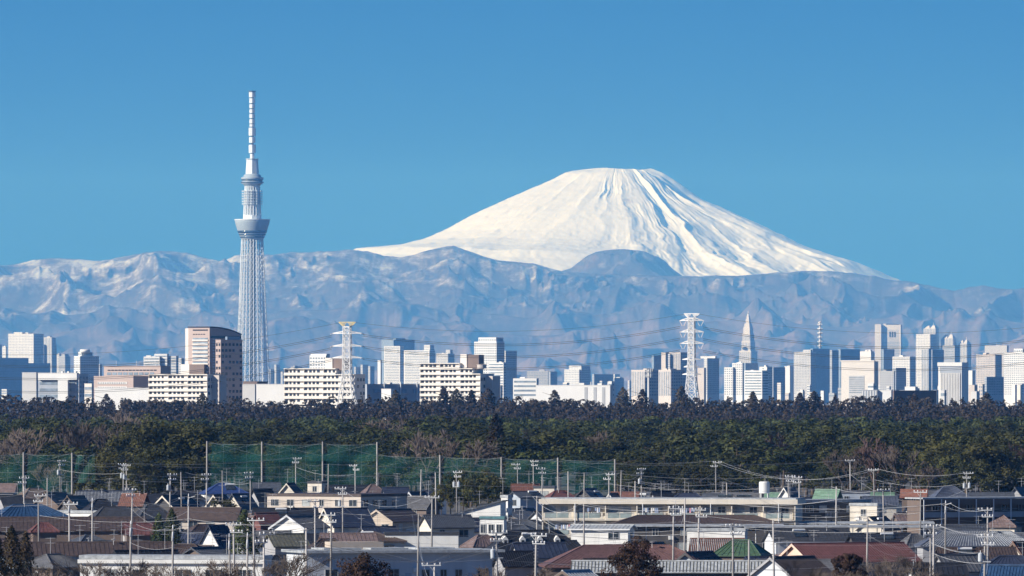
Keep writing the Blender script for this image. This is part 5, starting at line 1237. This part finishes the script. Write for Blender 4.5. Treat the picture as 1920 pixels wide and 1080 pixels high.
def front_flats():
    d = 1150.; k = S * d; e = empty('apartment_building', (PX(730, d), d, 0), R(17)); tag(e, 'long two-storey flats with a thin white roof and shaded blue front', 'apartments')
    L = 345 * k / math.cos(R(17)); D = 10.0; zt = PZ(1030, d)
    MB().box(-L / 2, L / 2, -D / 2, D / 2, 0, zt - .35).build('wall', WL['pale'], e)
    MB().box(-L / 2 - .6, L / 2 + 1.4, -D / 2 - 1.3, D / 2 + .6, zt - .35, zt).build('roof_slab', RF['light'], e)
    for i in range(3): MB().box(-L / 2 + 3 + i * 6.5, -L / 2 + 8.2 + i * 6.5, -D * .28, D * .36, zt + .02, zt + .25).build('roof_panel', RF['light'], e)
    MB().box(-L * .3, -L * .02, 1.0, 4.4, zt + .0, zt + 1.0).build('roof_block', WL['tan'], e)
    for i, (u, w_, h_, z) in enumerate(((-.40, 1.7, 1.5, 1.9), (-.20, .9, 1.1, 2.2), (-.06, 1.4, 1.4, 2.0), (.12, 1.0, 1.3, 2.0), (.22, .8, 1.2, 2.1), (.30, .9, 1.2, 2.1), (.42, 1.5, 1.4, 2.0))): window(e, None, u * L, z, w_, h_, 'f', L, D)
    for u in (-.13, .03, .17, .37):
        dr = MB().box(u * L, u * L + .85, -D / 2 - .06, -D / 2 + .02, .2, 2.9).build('door', WL['bluegrey'], e); MB().tube((u * L + .72, -D / 2 - .12, 1.5), (u * L + .72, -D / 2 - .05, 1.5), .04, n=6).build('handle', m_frame, dr)
    for u in (-.02, .25, .48): MB().path([(u * L, -D / 2 - .1, zt - .8), (u * L + .5, -D / 2 - .12, zt - .8), (u * L + .5, -D / 2 - .12, zt - 1.6)], .07, 6).build('vent_pipe', m_gutter, e)
    for u in (-.30, .07): MB().box(u * L, u * L + .8, -D / 2 - .45, -D / 2 - .05, 3.0, 3.6).build('air_conditioner', WL['white'], e)
    for q in (-1, 1): window(e, None, q * 2.4 - .7, 2.0, 1.4, 1.4, 'l', L, D, True)
front_flats()
def cream_apartments():
    d = 1455.; k = S * d; t = R(-9); e = empty('apartment_building', (PX(1262, d), d, 0), t); tag(e, 'long cream apartment block with glazed balconies and drying laundry', 'apartments')
    L = 470 * k / math.cos(t); D = 9.0; zt = PZ(934, d); f1, f2 = zt - 3.55, zt - 6.4
    X = lambda x: (x - 1262) * k / math.cos(t)
    MB().box(-L / 2, L / 2, -D / 2, D / 2, 0, zt - 1.1).build('wall', WL['cream'], e)
    MB().box(-L / 2 - .6, L / 2 + .5, -D / 2 - 1.55, D / 2 + .4, zt - .95, zt - .12).build('roof_fascia', WL['cream'], e)
    MB().box(-L / 2 - .2, L / 2 + .2, -D / 2 - 1.2, D / 2, zt - .12, zt + .08).build('roof_cover', RF['light'], e)
    ub = L / 8
    m_fro = mat('frosted_balcony_glass', (.30, .36, .35), .25, .2, .9, spec=.6)
    for fi, zf in enumerate((f1, f2)):
        MB().box(-L / 2 - .1, L / 2 + .1, -D / 2 - 1.3, -D / 2 + .02, zf - .18, zf).build('balcony_slab', WL['cream'], e)
        for i in range(9):
            x = -L / 2 + i * ub; MB().box(x - .09, x + .09, -D / 2 - 1.2, -D / 2 - .01, zf, zf + 2.4).build('partition', WL['cream'], e)
        for i in range(8):
            x = -L / 2 + i * ub
            bl = MB().box(x + .15, x + ub - .45, -D / 2 - 1.34, -D / 2 - 1.24, zf + .0, zf + .22).build('balcony', WL['cream'], e)
            for a, b_ in ((.15, .45), (ub - .75, ub - .45)): MB().box(x + a, x + b_, -D / 2 - 1.33, -D / 2 - 1.25, zf + .22, zf + 1.12).build('balcony_pier', WL['cream'], bl)
            for q in range(2): MB().box(x + .48 + q * (ub - 1.3) / 2, x + .40 + (q + 1) * (ub - 1.3) / 2, -D / 2 - 1.30, -D / 2 - 1.27, zf + .25, zf + 1.05).build('glass_panel', m_fro, bl)
            MB().box(x + .15, x + ub - .45, -D / 2 - 1.35, -D / 2 - 1.22, zf + 1.07, zf + 1.14).build('handrail', m_frame, bl)
            window(e, None, x + .5, zf + .1, 1.5, 2.0, 'f', L, D, True); window(e, None, x + ub * .55, zf + .9, 1.2, 1.2, 'f', L, D, rng.random() < .5)
    for x in np.linspace(-L / 2 + ub * 1.05, L / 2 - ub * .5, 4): MB().tube((x, -D / 2 - 1.65, 0), (x, -D / 2 - 1.65, zt - .9), .09, n=6).build('drain_pipe', m_gutter, e)
    # laundry
    for x0 in (-L / 2 + ub * 1.3, -L / 2 + ub * 3.2, -L / 2 + ub * 4.3, -L / 2 + ub * .4):
        z = f1 + 1.95 if x0 > -L / 2 + ub else f2 + 1.95
        pl = empty('laundry_line', (0, 0, 0))
        bpy.data.objects.remove(pl)
        for i in range(9):
            x = x0 + i * .32; c_ = rng.choice(((.75, .75, .78), (.10, .12, .2), (.7, .35, .42), (.78, .78, .76), (.3, .38, .55), (.08, .08, .09)))
            h_ = rng.uniform(.5, .95); yy = -D / 2 - .95
            MB().prism_y([(x, z - h_), (x + .26, z - h_ + .04), (x + .24, z), (x + .03, z)], yy - .03, yy + .03).build('laundry', mat('cloth_%d%d%d' % tuple(int(q * 100) for q in c_), c_, .9, .08, 3), e)
    # rooftop tank and right wing
    tk = MB(); zx = zt + .1; R0 = 10 * k
    MB().lathe([(R0, zx + .75), (R0, zx + 2.5), (R0 * .9, zx + 2.7), (.1, zx + 2.75)], 20).build('water_tank', WL['white'], e, loc=(X(1431), 1.0, 0))
    for a in range(4): MB().tube((X(1431) + R0 * .7 * (1, 1, -1, -1)[a], 1 + R0 * .7 * (1, -1, 1, -1)[a], zx), (X(1431) + R0 * .7 * (1, 1, -1, -1)[a], 1 + R0 * .7 * (1, -1, 1, -1)[a], zx + .8), .07, n=6).build('tank_leg', WL['white'], e)
    for x in (1345, 1380): MB().box(X(x), X(x + 26), .5, 2.6, zx + .1, zx + .45).build('solar_panel', m_glassn, e)
    for x in (1240, 1480): tv_antenna(e, X(x), 0, zt, 2.5)
cream_apartments()
def corridor_apartments():
    d = 1480.; k = S * d; t = R(26); e = empty('apartment_building', (PX(1830, d), d, 0), t); tag(e, 'long shaded apartment block with an open corridor, right', 'apartments')
    L = 240 * k / math.cos(t); D = 4.5; zt = PZ(932, d)
    MB().box(-L / 2, L / 2, -D / 2, D / 2, 0, zt - .5).build('wall', WL['brown'], e)
    MB().box(-L / 2 - .3, L / 2 + .3, -D / 2 - 1.6, D / 2 + .3, zt - .25, zt).build('roof_slab', RF['light'], e)
    MB().box(-L / 2, L / 2, -D / 2 - 1.45, -D / 2 - 1.30, zt - 1.3, zt - .27).build('fascia', WL['brown'], e)
    MB().box(-L / 2, L / 2, -D / 2 - 1.45, -D / 2 - 1.35, zt - 3.4, zt - 2.5).build('corridor_wall', WL['grey'], e)
    for i in range(8): MB().box(-L / 2 + i * L / 7.2 - .08, -L / 2 + i * L / 7.2 + .08, -D / 2 - 1.6, -D / 2 - 1.46, 0, zt - .3).build('post', m_gutter, e)
    for i in range(7):
        x = -L / 2 + (i + .3) * L / 7.2; MB().box(x, x + .9, -D / 2 - .05, -D / 2 + .02, zt - 3.0, zt - .9).build('door', WL['brown'], e); window(e, None, x + 1.4, zt - 2.2, 1.1, 1.0, 'f', L, D)
corridor_apartments()
def canopies():
    for x0, x1, y, lab in ((1095, 1470, 985, 'long pale canopy roof edge before the brown hip roof'), (1440, 1752, 980, 'upper of the two long pale canopies, right'), (1395, 1760, 987, 'lower of the two long pale canopies, right')):
        z = 5.0; d = dist(y, z); k = S * d; e = empty('canopy', (PX(x0, d), d, 0), R(1.5)); tag(e, lab, 'canopy', 'long pale canopies'); L = (x1 - x0) * k
        MB().solid([(0, -1.5, z - .22), (L, -1.5, z - .22), (L, 1.5, z - .02), (0, 1.5, z - .02)], [(0, -1.5, z), (L, -1.5, z), (L, 1.5, z + .2), (0, 1.5, z + .2)]).build('roof', RF['light'], e)
        for i in range(8): MB().tube((L * (i + .5) / 8, 1.2, 0), (L * (i + .5) / 8, 1.2, z), .07, n=6).build('post', m_gutter, e)
canopies()
# ---- anonymous roofs that fill the town between those one can name
def far_from(xc, d, lim):
    return all(abs(PX(xc, d) - PX(h_[0], h_[2])) > lim or abs(d - h_[2]) > lim * 2.2 for h_ in HOUSES)
n = 0; NAMED_H = [q for q in HOUSES if len(q[3].split()) <= 10]; NAMED0 = list(HOUSES)
for i in range(9000):
    d = rng.uniform(1150, 1900); x = rng.uniform(-110, 2040)
    if 800 < x < 960 and d > 1650 or not far_from(x, d, 8.0): continue
    if 1000 < x < 1620 and 1380 < d < 1520 or 550 < x < 910 and d < 1300: continue
    hr = rng.uniform(4.0, 5.6); yr = YH + (H - hr) / (S * d); w = rng.uniform(8.5, 12.5) / (S * d)
    if any(q[2] > d and abs(x - q[0]) < .5 * q[4] + .45 * w and yr < q[1] + 30 for q in NAMED0): continue
    rt = rng.choice(('gable', 'hip', 'gable')); rc_ = rng.choice(('charcoal', 'black', 'slate', 'brown', 'navy', 'grey', 'mauve')); wc_ = rng.choice(('cream', 'grey', 'brown', 'beige', 'white', 'white', 'pale'))
    nh = min(NAMED_H, key=lambda q: (PX(q[0], q[2]) - PX(x, d)) ** 2 + .3 * (q[2] - d) ** 2)
    rel = 'behind' if d > nh[2] + 14 else ('before' if d < nh[2] - 14 else ('left of' if x < nh[0] else 'right of'))
    lb = f'{rc_} {rt}-roofed house {rel} the {nh[3]}'
    house(lb, x, yr, hr, w, rng.uniform(1.1, 1.6), rng.choice((10, 24, 60, -20, 32)), rt, rng.uniform(1.3, 2.0), rc_, wc_, wins=1, name='house', group='unremarkable houses of the town')
    n += 1
    if n > 200: break

# ================================================================== town trees
plant('cedar', 322, 953, 1330, 'left of two bushy green cedars behind the white building', 'garden cedars', vi=0, fat=1.0)
plant('cedar', 298, 962, 1325, 'second, slimmer bushy green cedar behind the white building', 'garden cedars', vi=1, fat=.95)
plant('cedar', 458, 955, 1320, 'bushy green cedar right of the steep black roof', 'garden cedars', vi=0, fat=1.15)
plant('broad', 418, 934, 1560, 'round dark garden bush before the cream gable', None, vi=1, fat=1.3, name='garden_bush')
for i, (x, y) in enumerate(((828, 905), (845, 884), (868, 878), (892, 882), (915, 876), (935, 892), (880, 905))):
    plant('bamboo', x, y, 1740 + i * 6, ('leftmost', 'second from left', 'middle left', 'tall middle', 'tallest', 'rightmost', 'front')[i] + ' clump of the olive bamboo grove among the roofs', 'bamboo grove in the town', fat=1.0, vi=i % 2)
plant('rust', 1188, 1003, 985, 'rusty brown leafy maple in the right foreground', 'rusty trees in the foreground', vi=0, fat=1.02)
plant('rust', 680, 1034, 960, 'broad rusty brown tree before the front flats', 'rusty trees in the foreground', vi=1, fat=1.05)
plant('rust', 1588, 1036, 960, 'small round rusty topiary tree at lower right', 'rusty trees in the foreground', vi=2, fat=1.1)
plant('mixcedar', 22, 985, 975, 'tall half-rusty cedar at the lower left edge', 'lower left cedars', vi=0, fat=1.0)
plant('mixcedar', 48, 996, 985, 'shorter half-rusty cedar beside the tall one', 'lower left cedars', vi=0, fat=.9)
plant('mixcedar', -6, 1000, 960, 'half-rusty cedar cut by the left picture edge', 'lower left cedars', vi=0, fat=1.0)
def shrub_label(x):
    nh = min([q for q in HOUSES if q[2] < 1300 and len(q[3].split()) <= 11], key=lambda q: abs(q[0] - x)); return 'leafless twiggy shrub before the ' + nh[3]
for i, (x, y) in enumerate(((95, 1056), (150, 1050), (205, 1048), (262, 1046), (300, 1054), (350, 1052), (405, 1044), (452, 1048), (505, 1040), (550, 1030), (1478, 1046), (1660, 1040), (1705, 1034), (1640, 1052), (930, 1060), (1010, 1058), (60, 1060))):
    plant_bare(BNEAR[i % 3], x, y, 975 + 5 * i % 40, shrub_label(x), 'leafless shrubs in the foreground', 1.35)
for i in range(14):
    x = rng.choice((rng.uniform(20, 590), rng.uniform(60, 560), rng.uniform(1440, 1760))); plant_bare(BNEAR[i % 3], x, rng.uniform(1064, 1076), rng.uniform(940, 960), shrub_label(x), 'leafless shrubs in the foreground', 1.8)

# ================================================================== utility poles and wires
m_pole = mat('concrete_utility_pole', (.42, .395, .37), .85, .2, .5, streak=True, rand=.35); m_cap = mat('white_pole_sleeve', (.72, .73, .74), .5, .08, .5)
m_arm = mat('galvanised_crossarm', (.60, .61, .61), .45, .1, 1); m_porc = mat('white_porcelain', (.85, .85, .84), .2, .03, 1); m_box = mat('transformer_grey', (.52, .55, .57), .45, .08, 1)
m_uwire = mat('utility_wire', (.16, .16, .17), .5, .15, 1); m_uwire2 = mat('bright_utility_wire', (.48, .48, .48), .4, .1, 1)
POLES = []
def upole(x, ytop, kind, label, h=11.5, d=None):
    d = d or min(1905, max(985, (H - h) / (S * (ytop - YH)))); h = PZ(ytop, d)
    e = empty('utility_pole', (PX(x, d), d, 0), R(rng.uniform(-28, 28))); e.rotation_euler.x = R(rng.uniform(-.8, .8)); e.rotation_euler.y = R(rng.uniform(-1.0, 1.0)); tag(e, label, 'pole', 'utility poles of the town')
    MB().tube((0, 0, 0), (0, 0, h), (.17 if d < 1300 else .15), .10, n=10).build('pole', m_pole, e, True)
    if 'c' in kind:
        MB().tube((0, 0, h - 1.5), (0, 0, h + .35), .17, .05, n=10).build('sleeve', m_cap, e, True)
    if 'a' in kind:
        for zz, L in ((h - .45, 1.9), (h - 1.35, 1.5)) if 'A' not in kind else ((h - .3, 2.2),):
            sh = rng.choice((0, .35, -.35))
            arm = MB().box(-L / 2 + sh, L / 2 + sh, -.19, -.09, zz, zz + .11).build('crossarm', m_arm, e)
            for u in (-.46, -.2, .2, .46):
                MB().lathe([(.03, zz + .11), (.09, zz + .2), (.10, zz + .3), (.04, zz + .38)], 8, u * L + sh, -.14).build('insulator', m_porc, arm)
        MB().tube((-.5, -.14, h - .4), (0, -.12, h - 1.0), .03, n=4).build('arm_brace', m_arm, e)
    if 't' in kind:
        for sx in ((-.5,) if 'T' not in kind else (-.5, .5)):
            tr = MB().lathe([(.26, h - 3.2), (.27, h - 2.35), (.2, h - 2.25), (.05, h - 2.2)], 12, sx, -.1).build('transformer', m_box, e)
            MB().tube((sx, -.1, h - 2.25), (sx, -.1, h - 1.95), .04, n=6).build('bushing', m_porc, tr)
        MB().box(-.7, .7, -.25, .1, h - 3.3, h - 3.2).build('transformer_shelf', m_arm, e)
    if 'l' in kind: MB().tube((0, -.1, h - .3), (.9, -.6, h), .05, n=5).build('lamp_arm', m_arm, e)
    if 'b' in kind:
        for zz in np.arange(h - 4.5, h - .6, .38): MB().tube((-.3, -.02, zz), (.3, -.02, zz), .018, n=3).build('step_bolt', m_arm, e)
    POLES.append((x, d, h, label)); return e
PL = [(45, 893, 'a', 'pole rising before the tan hip roof at left'), (89, 896, 'pb', 'bare pole behind the blue-roofed house'), (113, 862, 'at', 'tall far pole with arms before the left net'), (73, 925, 'a', 'slim pole on the right side of the blue roof'), (131, 942, 'cA a', 'sleeved pole before the low white-walled house'), (173, 938, 'c', 'white-topped pole standing on the long weathered roof'),
      (231, 868, 'at', 'left pole of a pair carrying a transformer, before the evergreens'), (238, 870, 'at', 'right pole of the transformer pair before the evergreens'), (246, 915, 'ab', 'busy pole with many bolts left of the cedars'), (244, 982, 'c', 'white-sleeved pole before the white building, left'), (323, 990, 'c', 'white-sleeved pole in the middle of the white building'), (353, 930, 'cl', 'pole with a lamp arm above the dark brown roof'),
      (318, 887, 'at', 'far pole with a transformer above the cream-boarded gable'), (341, 885, 'p', 'plain far pole beside the transformer pole'), (388, 887, 'a', 'pole directly under the leftmost tall net pole'), (418, 882, 'p', 'thin far pole above the bright blue roof'), (470, 884, 'a', 'far pole left of the second tall net pole'), (440, 978, 'a', 'pole right of the steep black roof'), (432, 1006, 'c', 'left of two sleeved poles at the right end of the white building'), (463, 1004, 'c', 'right of two sleeved poles at the right end of the white building'),
      (478, 972, 'aA', 'pole with a wide arm left of the white gabled house'), (495, 996, 'a', 'pole before the mossy roofs'), (555, 857, 'a', 'tall far pole before the tall net'), (615, 870, 'p', 'plain far pole beside the third tall net pole'), (667, 870, 'a', 'far pole between the third and fourth tall net poles'), (643, 912, 'atb', 'pole with insulator rows before the flat-roofed building'), (591, 935, 'ab', 'busy pole before the pale half gable'), (620, 960, 'ab', 'pole with insulators right of the white gabled house'), (575, 990, 'p', 'short pole behind the front flats'),
      (788, 880, 'p', 'plain pole left of the bamboo clump'), (818, 886, 'p', 'thin pole at the edge of the bamboo clump'), (809, 930, 'aA', 'pole with one arm before the grey tiled house'), (783, 963, 'p', 'thick plain pole left of the grey tiled house'), (857, 882, 'atT', 'pole with two transformers in the bamboo clump'), (934, 993, 'atb', 'thick near pole right of the front flats'), (815, 1056, 'aA', 'near pole top before the front flats'), (971, 868, 'a', 'far pole before the low net, left of centre'), (1001, 862, 'a', 'tall far pole before the low net'), (1016, 876, 'a', 'brown pole left of the cream apartments'),
      (1066, 884, 'p', 'plain pole before the right bay of the low net'), (1142, 886, 'a', 'far pole at the right end of the low net'), (1163, 882, 'p', 'thin pole right of the low net'), (1203, 877, 'at', 'pole with arms and transformer above the apartment roof'), (1191, 902, 'p', 'short thin pole above the apartment roof'), (1343, 864, 'ab', 'tall pole against the dark wood right of centre'), (1007, 930, 'b', 'grey pole before the dark two-storey house'), (1003, 998, 'ab', 'dark brown near pole before the dormer roof'), (1095, 945, 'p', 'pale pole at the left end of the cream apartments'), (1262, 948, 'a', 'dark pole before the long brown hip roof'), (1308, 951, 'a', 'pale pole over the long brown hip roof'), (1283, 934, 'p', 'thin pole at the apartment roof edge'), (1375, 981, 'a', 'pole before the white low building'), (1405, 1012, 'p', 'brown pole standing before the green roof'),
      (1479, 890, 'a', 'far pole right of the water tank'), (1500, 892, 'a', 'second far pole right of the water tank'), (1595, 862, 'aA', 'tall cross-armed pole before the reddish bare tree'), (1640, 879, 'aA', 'shorter cross-armed pole before the reddish bare tree'), (1658, 917, 'aA', 'pole with a wide arm above the cream balcony block'), (1567, 912, 'p', 'short pole on the dark two-storey block'), (1725, 920, 'aA', 'pole at the left end of the corridor apartments'), (1772, 943, 'cl', 'sleeved lamp pole before the corridor apartments'), (1813, 884, 'atT', 'pole with a big transformer behind the blue-tiled roof'), (1852, 951, 'a', 'pole before the tan hip-roofed house'), (1745, 982, 'ab', 'left near pole of the pair at lower right'), (1750, 984, 'b', 'right near pole of the pair at lower right'), (1845, 1000, 'atb', 'thick near pole before the ribbed roof'), (1625, 968, 'p', 'pale pole before the long canopies'), (1452, 975, 'b', 'brown pole left of the long dark grey house'), (1364, 905, 'p', 'short pole left of the water tank, over the roofs'), (1095, 886, 'p', 'far plain pole before the last net bay')]
for x, y, kd, lab in PL: upole(x, y, kd, 'utility ' + lab if not lab.startswith('utility') else lab)
PS = sorted(POLES)
nw = 0
for i, (x, d, h, plab) in enumerate(PS):
    cand = sorted(((abs(d2 - d) * .6 + abs(PX(x2, d2) - PX(x, d)), x2, d2, h2) for (x2, d2, h2, _l) in PS[i + 1:] if abs(d2 - d) < 260 and PX(x2, d2) - PX(x, d) > 3), key=lambda q: q[0])[:2]
    if x > 1700: cand = [(0, 2050, d + 40, h)] + cand[:1]
    if x < 140: cand = cand + [(0, -130, d + 30, h)]
    for (_, x2, d2, h2) in cand:
        for zo, ox in ((-.05, -.7), (-.05, .7), (-2.2, 0), (-3.4, .1)):
            if rng.random() < .48: continue
            a = Vector((PX(x, d) + ox, d - .14, h + zo)); b_ = Vector((PX(x2, d2) + ox, d2 - .14, h2 + zo)); L = (b_ - a).length; pts = []
            for q in range(11):
                t = q / 10; p = a.lerp(b_, t); p.z -= 4 * t * (1 - t) * L * .018; pts.append(p - a)
            o = MB().path(pts, rng.choice((.013, .017, .022)), 3).build('utility_wire', m_uwire if rng.random() < .6 else m_uwire2, loc=a)
            tag(o, ('thin wire ' + ('right' if x2 > x else 'left') + ' of the ' + shorten(plab.replace('utility ', ''), 11)), 'wire', 'utility wires of the town'); nw += 1
print('houses', len(HOUSES), 'poles', len(POLES), 'wires', nw, 'trees', cnt)
